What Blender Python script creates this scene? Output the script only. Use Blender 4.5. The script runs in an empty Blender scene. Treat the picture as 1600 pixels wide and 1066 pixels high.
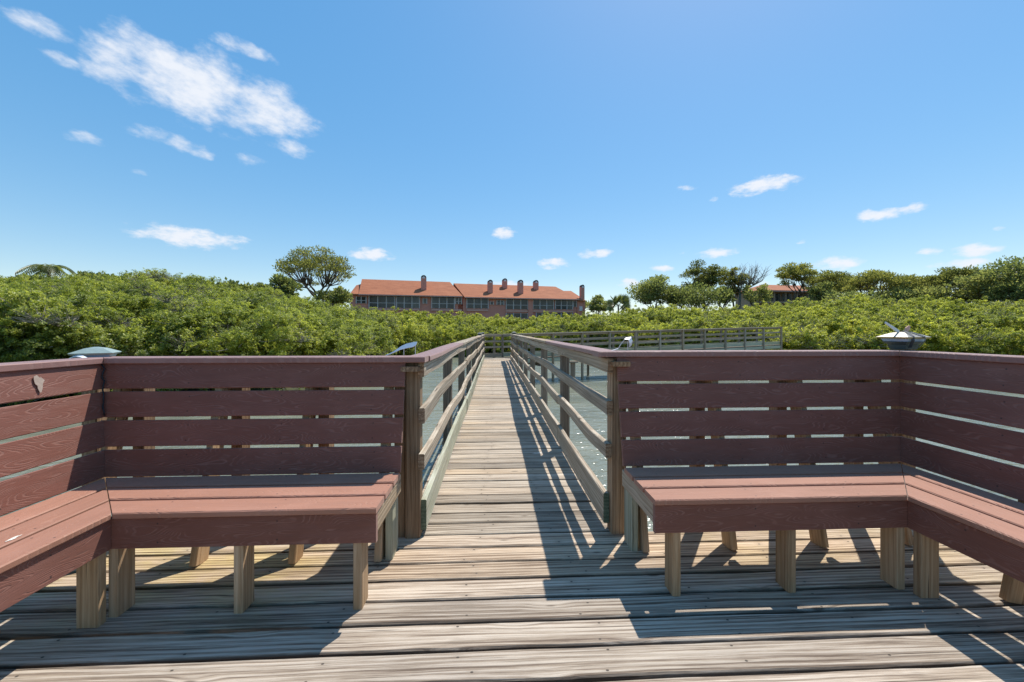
import bpy, math, random
from mathutils import Vector, Matrix, noise as mnoise
R = math.radians
rnd = random.Random(7)
scene = bpy.context.scene
C = scene.collection

# ------------------------------------------------------------------ camera
FPX, HORIZ, CAMH, YAW = 620.0, 517.0, 1.28, R(2.585)
cam_d = bpy.data.cameras.new('camera'); cam = bpy.data.objects.new('camera', cam_d); C.objects.link(cam)
cam_d.sensor_width = 36.0; cam_d.lens = FPX / 1600 * 36.0
cam_d.shift_y = (HORIZ - 533.0) / 1600.0
cam_d.clip_start = 0.05; cam_d.clip_end = 6000
cam.location = (0, 0, CAMH); cam.rotation_euler = (R(90), 0, -YAW)
scene.camera = cam
SY, CY = math.sin(YAW), math.cos(YAW)
def at(px, D, py=None, z=None):
    """world point seen at photo pixel px at forward distance D (z from py when given)"""
    r = (px - 800.0) / FPX * D
    if z is None: z = CAMH - (py - HORIZ) / FPX * D
    return Vector((D * SY + r * CY, D * CY - r * SY, z))

# ------------------------------------------------------------------ light
SUNV = Vector((0.345, 0.48, 1.0)).normalized()
SUN_EL = math.asin(SUNV.z); SUN_AZ = math.atan2(SUNV.x, SUNV.y)
sun_d = bpy.data.lights.new('sun', 'SUN'); sun_d.energy = 4.2; sun_d.angle = R(0.53); sun_d.color = (1.0, 0.955, 0.88)
sun = bpy.data.objects.new('sun', sun_d); C.objects.link(sun)
sun.rotation_euler = (-SUNV).to_track_quat('-Z', 'Y').to_euler(); sun.location = (0, 0, 60)
scene.view_settings.view_transform = 'Standard'; scene.view_settings.look = 'None'
scene.view_settings.gamma = 1.0; scene.view_settings.exposure = 0.40
scene.view_settings.use_curve_mapping = False

# ------------------------------------------------------------------ node helper
class NT:
    def __init__(s, tree):
        s.t = tree; s.n = tree.nodes; s.l = tree.links
    def new(s, typ, ins=None, **kw):
        nd = s.n.new(typ)
        for k, v in kw.items(): setattr(nd, k, v)
        if ins:
            for k, v in ins.items(): s.put(nd.inputs[k], v)
        return nd
    def put(s, sock, v):
        if isinstance(v, bpy.types.NodeSocket): s.l.new(v, sock)
        elif v is not None: sock.default_value = v
    def math(s, op, a, b=None, c=None, clamp=False):
        nd = s.n.new('ShaderNodeMath'); nd.operation = op; nd.use_clamp = clamp
        s.put(nd.inputs[0], a)
        if b is not None: s.put(nd.inputs[1], b)
        if c is not None: s.put(nd.inputs[2], c)
        return nd.outputs[0]
    def vmath(s, op, a, b=None):
        nd = s.n.new('ShaderNodeVectorMath'); nd.operation = op
        s.put(nd.inputs[0], a)
        if b is not None: s.put(nd.inputs[1], b)
        return nd.outputs[0]
    def noise(s, vec, scale=1.0, detail=4.0, rough=0.55, dim='3D'):
        nd = s.n.new('ShaderNodeTexNoise'); nd.noise_dimensions = dim
        s.put(nd.inputs['Vector'], vec); s.put(nd.inputs['Scale'], scale)
        s.put(nd.inputs['Detail'], detail); s.put(nd.inputs['Roughness'], rough)
        return nd.outputs['Fac']
    def ramp(s, fac, stops, interp='LINEAR'):
        nd = s.n.new('ShaderNodeValToRGB'); cr = nd.color_ramp; cr.interpolation = interp
        while len(cr.elements) < len(stops): cr.elements.new(0.5)
        for e, (p, c) in zip(cr.elements, stops):
            e.position = p; e.color = (*c, 1) if len(c) == 3 else c
        s.put(nd.inputs[0], fac); return nd.outputs[0]
    def smooth(s, v, a, b, lo=0.0, hi=1.0):
        nd = s.n.new('ShaderNodeMapRange'); nd.interpolation_type = 'SMOOTHSTEP'
        s.put(nd.inputs[0], v); s.put(nd.inputs[1], a); s.put(nd.inputs[2], b); s.put(nd.inputs[3], lo); s.put(nd.inputs[4], hi)
        return nd.outputs[0]
    def mix(s, fac, a, b, blend='MIX'):
        nd = s.n.new('ShaderNodeMix'); nd.data_type = 'RGBA'; nd.blend_type = blend
        s.put(nd.inputs[0], fac)
        s.put(nd.inputs[6], (*a, 1) if isinstance(a, tuple) and len(a) == 3 else a)
        s.put(nd.inputs[7], (*b, 1) if isinstance(b, tuple) and len(b) == 3 else b)
        return nd.outputs[2]
    def xyz(s, v):
        nd = s.n.new('ShaderNodeSeparateXYZ'); s.put(nd.inputs[0], v); return nd.outputs
    def comb(s, x, y, z):
        nd = s.n.new('ShaderNodeCombineXYZ')
        for i, v in enumerate((x, y, z)): s.put(nd.inputs[i], v)
        return nd.outputs[0]
    def mapping(s, vec, scale=(1, 1, 1), loc=(0, 0, 0), rot=(0, 0, 0)):
        nd = s.n.new('ShaderNodeMapping'); s.put(nd.inputs[0], vec)
        nd.inputs['Location'].default_value = loc; nd.inputs['Rotation'].default_value = rot; nd.inputs['Scale'].default_value = scale
        return nd.outputs[0]
    def bump(s, h, strength=0.3, dist=0.01):
        nd = s.n.new('ShaderNodeBump'); s.put(nd.inputs['Height'], h)
        nd.inputs['Strength'].default_value = strength; nd.inputs['Distance'].default_value = dist
        return nd.outputs[0]

# ------------------------------------------------------------------ sky
world = bpy.data.worlds.new('World'); scene.world = world; world.use_nodes = True
wt = NT(world.node_tree); wt.n.clear()
sky = wt.new('ShaderNodeTexSky'); sky.sky_type = 'NISHITA'; sky.sun_disc = False
sky.sun_elevation = SUN_EL; sky.sun_rotation = SUN_AZ
sky.air_density = 1.0; sky.dust_density = 0.25; sky.ozone_density = 1.9; sky.altitude = 0
gm = wt.new('ShaderNodeGamma', {'Color': sky.outputs[0], 'Gamma': 0.45})     # the photo's sky is graded softer than the physical one
hs = wt.new('ShaderNodeHueSaturation', {'Hue': 0.499, 'Saturation': 2.12, 'Value': 2.38, 'Color': gm.outputs[0]})
skyc = hs.outputs[0]
dirv = wt.new('ShaderNodeTexCoord').outputs['Generated']
dx, dy, dz = wt.xyz(dirv)
az = wt.math('ARCTAN2', dx, dy); el = wt.math('ARCSINE', dz)
ae = wt.comb(az, el, 0.0)
TILT = R(-4.0)                         # the high clouds all streak the same way
aer = wt.mapping(ae, rot=(0, 0, -TILT))
wob = wt.new('ShaderNodeTexNoise', {'Vector': ae, 'Scale': 22.0, 'Detail': 5.0, 'Roughness': 0.6})
wobv = wt.new('ShaderNodeVectorMath', {0: wob.outputs['Color'], 1: (0.020, 0.016, 0.0), 2: (-0.010, -0.008, 0.0)}, operation='MULTIPLY_ADD').outputs[0]
nz1 = wt.noise(wt.mapping(aer, (14, 26, 1), rot=(0, 0, R(14))), 1.0, 9.0, 0.60)
nz2 = wt.noise(wt.mapping(ae, (30, 62, 1), loc=(3.1, 1.7, 0)), 1.0, 7.0, 0.6)
aer = wt.vmath('ADD', aer, wobv); aec = wt.vmath('ADD', ae, wobv)
def cloud_angles(px, py):
    v = at(px, 1.0, py) - Vector((0, 0, CAMH)); v.normalize()
    return math.atan2(v.x, v.y), math.asin(v.z)
# centre x, y, half length, half height as they stand in the photo, faintness (0 dense)
HIGH = [(190, 96, 58, 46, 0), (250, 112, 84, 60, -.12), (330, 145, 96, 62, -.15), (405, 166, 80, 46, -.05), (455, 186, 44, 28, .1),
        (235, 207, 50, 13, .45), (285, 226, 44, 14, .4), (315, 240, 26, 11, .45), (388, 78, 60, 15, .45), (66, 42, 66, 20, .55), (92, 92, 40, 13, .75),
        (455, 230, 40, 16, .55), (392, 250, 30, 15, .6), (355, 210, 32, 14, .75), (130, 215, 44, 14, .95), (215, 268, 30, 10, 1.0)]
LOW = [(298, 371, 98, 18, 0), (222, 362, 26, 9, .4), (580, 397, 40, 12, 0), (786, 365, 23, 10, 0), (864, 412, 30, 11, .1), (930, 397, 30, 9, 0),
       (1190, 290, 64, 16, 0), (1072, 295, 26, 10, .7), (1116, 312, 16, 7, .6), (1375, 335, 52, 12, 0), (1420, 327, 42, 10, .2), (1124, 395, 40, 10, .1), (1034, 419, 22, 6, .1),
       (1306, 412, 48, 13, 0), (1250, 378, 18, 6, .8), (1450, 394, 32, 9, .3), (1522, 391, 54, 14, .1), (1500, 411, 58, 11, .15), (1562, 357, 16, 6, .5),
       (985, 443, 22, 10, 0), (800, 446, 40, 10, .1), (556, 470, 18, 9, .2), (1065, 396, 18, 6, .7), (640, 430, 24, 6, .9), (1190, 442, 20, 7, .4)]
def field(vec, table, tilt):
    q = None; c_, s_ = math.cos(-tilt), math.sin(-tilt)
    for (px, py, hw, hh, off) in table:
        a0, e0 = cloud_angles(px, py); a1, e1 = cloud_angles(px + hw, py); a2, e2 = cloud_angles(px, py - hh)
        wa = abs(a1 - a0) / (math.cos(tilt) ** 2); wb = abs(e2 - e0)
        u0, v0 = a0 * c_ - e0 * s_, a0 * s_ + e0 * c_
        nd = wt.new('ShaderNodeVectorMath', {0: vec, 1: (1 / wa, 1 / wb, 0.0), 2: (-u0 / wa, -v0 / wb, math.sqrt(max(0.0, off)))}, operation='MULTIPLY_ADD')
        d = wt.new('ShaderNodeVectorMath', {0: nd.outputs[0], 1: nd.outputs[0]}, operation='DOT_PRODUCT').outputs['Value']
        q = d if q is None else wt.math('MINIMUM', q, d)
    return q
qh = field(aer, HIGH, TILT); ql = field(aec, LOW, 0.0)
mh = wt.smooth(wt.math('SUBTRACT', wt.math('MULTIPLY', nz1, 4.2), wt.math('MINIMUM', qh, 6.0)), 0.75, 2.55, 0.0, 0.95)
ml = wt.smooth(wt.math('SUBTRACT', wt.math('MULTIPLY', nz2, 2.6), wt.math('MINIMUM', ql, 6.0)), 0.35, 1.45, 0.0, 0.95)
cl_total = wt.math('MAXIMUM', mh, ml)
cloud_col = wt.new('ShaderNodeRGB'); cloud_col.outputs[0].default_value = (5.3, 5.5, 5.9, 1)
mixc = wt.mix(cl_total, skyc, cloud_col.outputs[0])
bg = wt.new('ShaderNodeBackground', {'Color': mixc, 'Strength': 0.128})
wo = wt.new('ShaderNodeOutputWorld', {'Surface': bg.outputs[0]})

# ------------------------------------------------------------------ materials
def mat_new(name):
    m = bpy.data.materials.new(name); m.use_nodes = True
    t = NT(m.node_tree); t.n.clear(); return m, t
def finish(t, col, rough=0.7, bump=None, spec=0.3, metal=0.0):
    p = t.new('ShaderNodeBsdfPrincipled', {'Base Color': col if isinstance(col, bpy.types.NodeSocket) else (*col, 1), 'Roughness': rough, 'Metallic': metal})
    p.inputs['Specular IOR Level'].default_value = spec
    if bump is not None: t.l.new(bump, p.inputs['Normal'])
    t.new('ShaderNodeOutputMaterial', {'Surface': p.outputs[0]})
    return p

def wood(name, dark, mid, light, tint=(0.82, 0.83, 0.86), nails=0.0, moss=0.0, contrast=1.0, var=0.28, green=0.0, edge=0.0):
    """weathered lumber: grain along local X, knots, splits, nail heads, stains"""
    m, t = mat_new(name)
    tc = t.new('ShaderNodeTexCoord').outputs['Object']
    rn = t.new('ShaderNodeObjectInfo').outputs['Random']
    off = t.comb(t.math('MULTIPLY', rn, 173.0), t.math('MULTIPLY', rn, 31.0), t.math('MULTIPLY', rn, 57.0))
    v = t.vmath('ADD', tc, off)
    x, y, z = t.xyz(v)
    # knots
    vor = t.new('ShaderNodeTexVoronoi', {'Vector': t.mapping(v, (1.9, 7.0, 3.0)), 'Scale': 1.0, 'Randomness': 1.0}); vor.feature = 'F1'
    kd = vor.outputs['Distance']
    knot = t.smooth(kd, 0.05, 0.28, 1.0, 0.0)
    kcore = t.smooth(kd, 0.035, 0.085, 1.0, 0.0)
    # grain flow
    flow = t.noise(t.mapping(v, (0.8, 5.0, 5.0)), 1.0, 2.0, 0.5)
    yy = t.math('ADD', y, t.math('MULTIPLY', flow, 0.038))
    yy = t.math('ADD', yy, t.math('MULTIPLY', knot, 0.016))
    gv = t.comb(t.math('MULTIPLY', x, 1.0), t.math('MULTIPLY', yy, 1.0), z)
    g1 = t.noise(t.mapping(gv, (1.7, 110.0, 60.0)), 1.0, 6.0, 0.68)
    g2 = t.noise(t.mapping(gv, (0.6, 24.0, 18.0)), 1.0, 3.0, 0.5)
    rings = t.math('SINE', t.math('MULTIPLY', yy, 260.0))
    g3 = t.noise(t.mapping(gv, (7.0, 260.0, 90.0), loc=(2, 6, 1)), 1.0, 4.0, 0.7)
    g = t.math('ADD', t.math('ADD', t.math('MULTIPLY', g1, 0.58), t.math('MULTIPLY', g2, 0.24)), t.math('MULTIPLY', g3, 0.18))
    g = t.math('ADD', g, t.math('MULTIPLY', rings, 0.036))
    g = t.math('ADD', t.math('MULTIPLY', t.math('SUBTRACT', g, 0.5), contrast), 0.5)
    col = t.ramp(g, [(0.28, dark), (0.47, mid), (0.62, light), (0.8, tuple(min(1, c * 1.12) for c in light))])
    # big blotches of greyer or browner wood
    bl = t.noise(t.mapping(v, (0.9, 3.0, 3.0)), 1.0, 3.0, 0.55)
    col = t.mix(t.smooth(bl, 0.42, 0.68, 0.0, 0.55), col, t.mix(1.0, col, tint, 'MULTIPLY'))
    # per-board tone
    tone = t.math('ADD', t.math('MULTIPLY', t.math('FRACT', t.math('MULTIPLY', rn, 7.31)), var), 1.0 - var * 0.55)
    col = t.mix(1.0, col, t.comb(tone, tone, tone), 'MULTIPLY')
    warm = t.math('FRACT', t.math('MULTIPLY', rn, 13.7))
    col = t.mix(t.smooth(warm, 0.55, 1.0, 0.0, 0.55), col, t.mix(1.0, col, (1.05, 0.90, 0.72), 'MULTIPLY'))
    # splits
    cr = t.noise(t.mapping(gv, (1.1, 120.0, 60.0), loc=(5, 9, 2)), 1.0, 2.0, 0.5)
    crack = t.smooth(cr, 0.665, 0.71, 0.0, 0.85)
    col = t.mix(crack, col, tuple(c * 0.28 for c in dark))
    col = t.mix(t.math('MULTIPLY', kcore, 0.8), col, tuple(c * 0.6 for c in dark))
    col = t.mix(t.math('MULTIPLY', t.math('SUBTRACT', knot, kcore), 0.28), col, light)
    hgt = t.math('SUBTRACT', g, t.math('MULTIPLY', crack, 0.5))
    if nails:
        lx, ly, lz = t.xyz(tc)
        cell = t.math('FLOOR', t.math('DIVIDE', lx, nails))
        wn = t.new('ShaderNodeTexWhiteNoise', {'Vector': t.comb(cell, t.math('SIGN', ly), t.math('MULTIPLY', rn, 97.0))}); wn.noise_dimensions = '3D'
        jx, jy, jz = t.xyz(wn.outputs['Color'])
        fx = t.math('MULTIPLY', t.math('SUBTRACT', t.math('FRACT', t.math('DIVIDE', lx, nails)), 0.5), nails)
        fx = t.math('ADD', fx, t.math('MULTIPLY', t.math('SUBTRACT', jx, 0.5), 0.10))
        fy = t.math('SUBTRACT', t.math('ABSOLUTE', ly), t.math('ADD', 0.024, t.math('MULTIPLY', jy, 0.028)))
        rr = t.math('SQRT', t.math('ADD', t.math('MULTIPLY', t.math('MULTIPLY', fx, 0.7), t.math('MULTIPLY', fx, 0.7)), t.math('MULTIPLY', fy, fy)))
        nd = t.math('MULTIPLY', t.smooth(rr, 0.003, 0.0055, 1.0, 0.0), t.math('GREATER_THAN', jz, 0.22))
        col = t.mix(t.math('MULTIPLY', nd, 0.92), col, (0.012, 0.011, 0.012))
        halo = t.smooth(rr, 0.004, 0.03, 0.25, 0.0)
        col = t.mix(halo, col, tuple(c * 0.6 for c in mid))
    if edge:      # grime and splinters along a plank's long edges, plus gap shade painted in
        ey = t.math('ABSOLUTE', t.xyz(tc)[1])
        en = t.noise(t.mapping(v, (3.5, 30.0, 10.0), loc=(1, 3, 7)), 1.0, 5.0, 0.65)
        ed = t.smooth(t.math('ADD', ey, t.math('MULTIPLY', t.math('SUBTRACT', en, 0.5), 0.022)), 0.061, 0.070, 0.0, edge)
        col = t.mix(ed, col, tuple(c * 0.5 for c in dark))
    if moss or green:
        gp = t.new('ShaderNodeNewGeometry').outputs['Position']
        wx, wy, wz = t.xyz(gp)
        mn = t.noise(t.mapping(gp, (2.2, 5.0, 2.0)), 1.0, 5.0, 0.6)
        if moss:   # yellow-green algae where the deck stays damp under the benches
            ax = t.math('ABSOLUTE', t.math('SUBTRACT', wx, 0.14))
            mm = t.math('MULTIPLY', t.smooth(ax, 0.72, 1.35), t.smooth(wy, 1.6, 2.05))
            mm = t.math('MULTIPLY', mm, t.smooth(wx, 2.2, -0.6, 0.35, 1.0))
            mm = t.math('MULTIPLY', mm, t.smooth(mn, 0.36, 0.62))
            col = t.mix(t.math('MULTIPLY', mm, moss), col, t.mix(1.0, col, (0.95, 0.96, 0.52), 'MULTIPLY'))
        if green:
            col = t.mix(t.math('MULTIPLY', t.smooth(mn, 0.3, 0.6), green), col, t.mix(1.0, col, (0.80, 1.0, 0.74), 'MULTIPLY'))
    finish(t, col, 0.82, t.bump(hgt, 0.55, 0.006), 0.2)
    return m

def composite(name, base, line, rough=0.6):
    """plastic-wood board with embossed cathedral grain"""
    m, t = mat_new(name)
    tc = t.new('ShaderNodeTexCoord').outputs['Object']
    rn = t.new('ShaderNodeObjectInfo').outputs['Random']
    off = t.comb(t.math('MULTIPLY', rn, 91.0), t.math('MULTIPLY', rn, 17.0), 0.0)
    v = t.vmath('ADD', tc, off)
    n1 = t.noise(t.mapping(v, (2.3, 11.0, 0.4)), 1.0, 1.0, 0.4)
    fine = t.noise(t.mapping(v, (9.0, 120.0, 20.0)), 1.0, 3.0, 0.6)
    nn = t.math('ADD', t.math('MULTIPLY', n1, 30.0), t.math('MULTIPLY', fine, 0.35))
    fr = t.math('ABSOLUTE', t.math('SUBTRACT', t.math('FRACT', nn), 0.5))
    ln = t.smooth(fr, 0.06, 0.22, 1.0, 0.0)
    brk = t.noise(t.mapping(v, (6.0, 22.0, 4.0)), 1.0, 3.0, 0.6)
    ln = t.math('MULTIPLY', ln, t.smooth(brk, 0.36, 0.6))
    bl = t.noise(t.mapping(v, (1.3, 4.0, 4.0)), 1.0, 4.0, 0.6)
    scuff = t.noise(t.mapping(v, (5.0, 70.0, 30.0)), 1.0, 4.0, 0.65)
    tone = t.math('ADD', 0.86, t.math('MULTIPLY', bl, 0.30))
    tone = t.math('ADD', tone, t.math('MULTIPLY', t.math('SUBTRACT', scuff, 0.5), 0.30))
    tone = t.math('ADD', tone, t.math('MULTIPLY', t.math('SUBTRACT', t.math('FRACT', t.math('MULTIPLY', rn, 5.7)), 0.5), 0.12))
    col = t.mix(1.0, base, t.comb(tone, tone, tone), 'MULTIPLY')
    col = t.mix(t.math('MULTIPLY', ln, 0.42), col, line)
    # chalky fading
    ch = t.noise(t.mapping(v, (2.0, 3.0, 3.0), loc=(4, 4, 4)), 1.0, 5.0, 0.6)
    col = t.mix(t.smooth(ch, 0.46, 0.74, 0.0, 0.5), col, tuple(min(1, c * 1.25 + 0.035) for c in base))
    lx, ly, lz = t.xyz(tc)   # screw heads
    fx = t.math('MULTIPLY', t.math('SUBTRACT', t.math('FRACT', t.math('DIVIDE', t.math('ADD', lx, 0.11), 0.52)), 0.5), 0.52)
    fy = t.math('SUBTRACT', t.math('ABSOLUTE', ly), 0.042)
    rr = t.math('SQRT', t.math('ADD', t.math('MULTIPLY', fx, fx), t.math('MULTIPLY', fy, fy)))
    col = t.mix(t.smooth(rr, 0.003, 0.005, 0.8, 0.0), col, (0.03, 0.02, 0.02))
    p = finish(t, col, rough, t.bump(t.math('SUBTRACT', fine, t.math('MULTIPLY', ln, 1.2)), 0.35, 0.003), 0.35)
    p.inputs['Sheen Weight'].default_value = 0.22; p.inputs['Sheen Roughness'].default_value = 0.45; p.inputs['Sheen Tint'].default_value = (0.95, 0.82, 0.78, 1)
    return m

M = {}
M['deck'] = wood('weathered_deck_wood', (0.17, 0.122, 0.088), (0.395, 0.312, 0.235), (0.56, 0.47, 0.375), nails=0.56, moss=0.65, contrast=2.3, var=0.40, edge=0.75)
M['walk'] = wood('weathered_walk_wood', (0.18, 0.135, 0.095), (0.38, 0.305, 0.23), (0.55, 0.465, 0.365), nails=0.40, contrast=2.2, var=0.55, edge=0.75)
M['rail'] = wood('weathered_rail_wood', (0.17, 0.125, 0.086), (0.38, 0.30, 0.218), (0.55, 0.465, 0.36), contrast=1.2, tint=(0.8, 0.84, 0.86))
M['kick'] = wood('greenish_kickboard_wood', (0.19, 0.17, 0.12), (0.38, 0.355, 0.27), (0.53, 0.51, 0.41), contrast=1.2, green=0.25)
M['post'] = wood('brown_post_wood', (0.11, 0.066, 0.038), (0.26, 0.165, 0.098), (0.40, 0.275, 0.175), contrast=1.3)
M['leg'] = wood('tan_leg_wood', (0.19, 0.115, 0.06), (0.40, 0.265, 0.155), (0.53, 0.385, 0.25), contrast=1.15, tint=(0.85, 0.82, 0.72))
M['oldpost'] = wood('dark_old_post_wood', (0.085, 0.064, 0.047), (0.20, 0.155, 0.115), (0.32, 0.265, 0.21), contrast=1.1)
M['farwood'] = wood('grey_far_wood', (0.15, 0.115, 0.08), (0.30, 0.24, 0.175), (0.44, 0.37, 0.29), contrast=1.0)
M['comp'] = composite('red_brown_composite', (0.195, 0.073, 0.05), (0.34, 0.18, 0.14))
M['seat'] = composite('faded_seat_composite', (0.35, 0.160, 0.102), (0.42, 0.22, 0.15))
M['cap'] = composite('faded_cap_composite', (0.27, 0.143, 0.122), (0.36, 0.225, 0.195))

M['green_end'] = wood('green_treated_end', (0.05, 0.065, 0.04), (0.10, 0.125, 0.08), (0.16, 0.19, 0.13))
def plain(name, col, rough=0.6, nscale=6.0, namp=0.25, metal=0.0, spec=0.3, bump=0.0):
    m, t = mat_new(name)
    tc = t.new('ShaderNodeTexCoord').outputs['Object']
    n = t.noise(tc, nscale, 5.0, 0.6)
    tone = t.math('ADD', 1.0 - namp * 0.5, t.math('MULTIPLY', n, namp))
    c = t.mix(1.0, col, t.comb(tone, tone, tone), 'MULTIPLY')
    finish(t, c, rough, t.bump(n, bump, 0.01) if bump else None, spec, metal)
    return m
M['lamp_green'] = plain('oxidised_lamp_metal', (0.33, 0.40, 0.36), 0.45, 30, 0.5, 0.4, bump=0.2)
M['lamp_tan'] = plain('tarnished_lamp_metal', (0.42, 0.38, 0.32), 0.45, 30, 0.5, 0.4, bump=0.2)
M['lamp_glass'] = plain('cloudy_lamp_glass', (0.32, 0.42, 0.55), 0.25, 20, 0.3, 0.0, 0.5)
M['lamp_dark'] = plain('dark_lamp_base', (0.07, 0.085, 0.08), 0.5, 25, 0.4)
M['tape'] = plain('dark_tape', (0.045, 0.05, 0.055), 0.5, 20, 0.3)
M['brass'] = plain('yellowed_lamp_rim', (0.40, 0.32, 0.12), 0.4, 30, 0.4, 0.3)
M['tin'] = plain('white_bent_metal', (0.66, 0.66, 0.67), 0.4, 25, 0.3, 0.2)
M['tin_blue'] = plain('bluish_bent_metal', (0.82, 0.86, 0.92), 0.55, 25, 0.3, 0.0)
M['cable'] = plain('black_cable', (0.02, 0.02, 0.025), 0.5)
M['dropping'] = plain('white_dropping', (0.70, 0.66, 0.58), 0.9, 40, 0.5)
M['stucco'] = plain('salmon_stucco', (0.62, 0.27, 0.205), 0.9, 1.5, 0.3)
M['stucco_lt'] = plain('pale_salmon_trim', (0.66, 0.38, 0.31), 0.85, 1.5, 0.2)
M['frame'] = plain('pale_window_frame', (0.52, 0.47, 0.46), 0.6, 3, 0.15)
M['white'] = plain('white_box', (0.75, 0.70, 0.70), 0.6, 3, 0.1)
M['soot'] = plain('dark_flue', (0.05, 0.045, 0.045), 0.8)
M['tan_stucco'] = plain('tan_stucco', (0.40, 0.28, 0.19), 0.9, 1.5, 0.3)
def m_roof():
    m, t = mat_new('terracotta_roof')
    tc = t.new('ShaderNodeTexCoord').outputs['Object']
    a = t.noise(t.mapping(tc, (0.5, 2.5, 2.5)), 1.0, 5.0, 0.6); b = t.noise(tc, 6.0, 3.0, 0.6)
    rows = t.math('FRACT', t.math('MULTIPLY', t.xyz(tc)[2], 5.0))
    f = t.math('ADD', t.math('MULTIPLY', a, 0.6), t.math('MULTIPLY', b, 0.4))
    col = t.ramp(f, [(0.3, (0.24, 0.075, 0.035)), (0.5, (0.38, 0.13, 0.058)), (0.7, (0.47, 0.18, 0.09))])
    col = t.mix(t.smooth(rows, 0.8, 1.0, 0.0, 0.35), col, (0.2, 0.07, 0.04))
    finish(t, col, 0.85); return m
M['roof'] = m_roof()
def m_pane():
    m, t = mat_new('dark_screen_pane')
    tc = t.new('ShaderNodeTexCoord').outputs['Object']
    rn = t.new('ShaderNodeObjectInfo').outputs['Random']
    n = t.noise(t.vmath('ADD', tc, t.comb(t.math('MULTIPLY', rn, 50.0), 0.0, 0.0)), 0.9, 3.0, 0.6)
    f = t.math('ADD', t.math('MULTIPLY', n, 0.7), t.math('MULTIPLY', rn, 0.3))
    col = t.ramp(f, [(0.3, (0.012, 0.014, 0.018)), (0.55, (0.035, 0.045, 0.05)), (0.75, (0.11, 0.12, 0.115))])
    finish(t, col, 0.18, None, 0.5); return m
M['pane'] = m_pane()

def m_leaf(name, c_dark, c_mid, c_light, trans=0.38, ns=0.35, gloss=0.05):
    m, t = mat_new(name)
    gp = t.new('ShaderNodeNewGeometry').outputs['Position']
    rn = t.new('ShaderNodeObjectInfo').outputs['Random']
    a = t.noise(gp, ns, 4.0, 0.6); b = t.noise(gp, 5.0, 3.0, 0.65)
    f = t.math('ADD', t.math('MULTIPLY', a, 0.55), t.math('MULTIPLY', b, 0.45))
    f = t.math('ADD', f, t.math('MULTIPLY', t.math('SUBTRACT', rn, 0.5), 0.20))
    isl = t.new('ShaderNodeNewGeometry').outputs['Random Per Island']
    f = t.math('ADD', f, t.math('MULTIPLY', t.math('SUBTRACT', isl, 0.5), 0.26))
    col = t.ramp(f, [(0.32, c_dark), (0.5, c_mid), (0.68, c_light)])
    d = t.new('ShaderNodeBsdfDiffuse', {'Color': col})
    tcol = t.mix(1.0, col, (1.45, 1.45, 0.95), 'MULTIPLY')
    tr = t.new('ShaderNodeBsdfTranslucent', {'Color': tcol})
    g = t.new('ShaderNodeBsdfGlossy', {'Color': (1, 1, 1, 1), 'Roughness': 0.42})
    mx = t.new('ShaderNodeMixShader', {0: trans, 1: d.outputs[0], 2: tr.outputs[0]})
    mx2 = t.new('ShaderNodeMixShader', {0: gloss, 1: mx.outputs[0], 2: g.outputs[0]})
    t.new('ShaderNodeOutputMaterial', {'Surface': mx2.outputs[0]})
    return m
M['mangrove'] = m_leaf('mangrove_leaf', (0.11, 0.140, 0.036), (0.245, 0.285, 0.055), (0.47, 0.48, 0.10), 0.55, 0.35, 0.025)
M['mangrove_far'] = m_leaf('yellow_mangrove_leaf', (0.14, 0.165, 0.036), (0.31, 0.34, 0.06), (0.52, 0.51, 0.105), 0.55, 0.2, 0.02)
M['pine'] = m_leaf('pine_needles', (0.085, 0.10, 0.035), (0.17, 0.18, 0.055), (0.29, 0.28, 0.085), 0.55, 0.3, 0.01)
M['oak'] = m_leaf('oak_leaf', (0.115, 0.14, 0.05), (0.21, 0.235, 0.085), (0.33, 0.33, 0.13), 0.55, 0.3, 0.015)
M['palm'] = m_leaf('palm_leaf', (0.09, 0.11, 0.035), (0.17, 0.20, 0.06), (0.29, 0.30, 0.10), 0.4, 0.6, 0.06)
M['bark'] = plain('grey_brown_bark', (0.13, 0.10, 0.075), 0.95, 3, 0.6)
M['twig'] = plain('grey_twig', (0.27, 0.24, 0.20), 0.95, 3, 0.4)

def m_water():
    m, t = mat_new('tidal_water')
    gp = t.new('ShaderNodeNewGeometry').outputs['Position']
    w = t.noise(t.mapping(gp, (1.6, 3.4, 1), rot=(0, 0, R(25))), 1.0, 4.0, 0.6)
    w2 = t.noise(t.mapping(gp, (0.35, 0.7, 1), rot=(0, 0, R(-15))), 1.0, 3.0, 0.5)
    w3 = t.noise(t.mapping(gp, (6.0, 11.0, 1), rot=(0, 0, R(35))), 1.0, 3.0, 0.6)
    h = t.math('ADD', t.math('ADD', t.math('MULTIPLY', w, 0.20), t.math('MULTIPLY', w2, 0.30)), t.math('MULTIPLY', w3, 0.05))
    col = t.ramp(w2, [(0.35, (0.185, 0.195, 0.145)), (0.65, (0.26, 0.262, 0.19))])
    finish(t, col, 0.16, t.bump(h, 1.0, 0.36), 0.5)
    return m
M['water'] = m_water()
def m_ground():
    m, t = mat_new('mangrove_mud')
    gp = t.new('ShaderNodeNewGeometry').outputs['Position']
    n = t.noise(gp, 0.8, 6.0, 0.65)
    col = t.ramp(n, [(0.3, (0.035, 0.035, 0.02)), (0.55, (0.075, 0.08, 0.035)), (0.75, (0.12, 0.115, 0.06))])
    finish(t, col, 0.95, t.bump(n, 0.6, 0.2)); return m
M['ground'] = m_ground()

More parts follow.
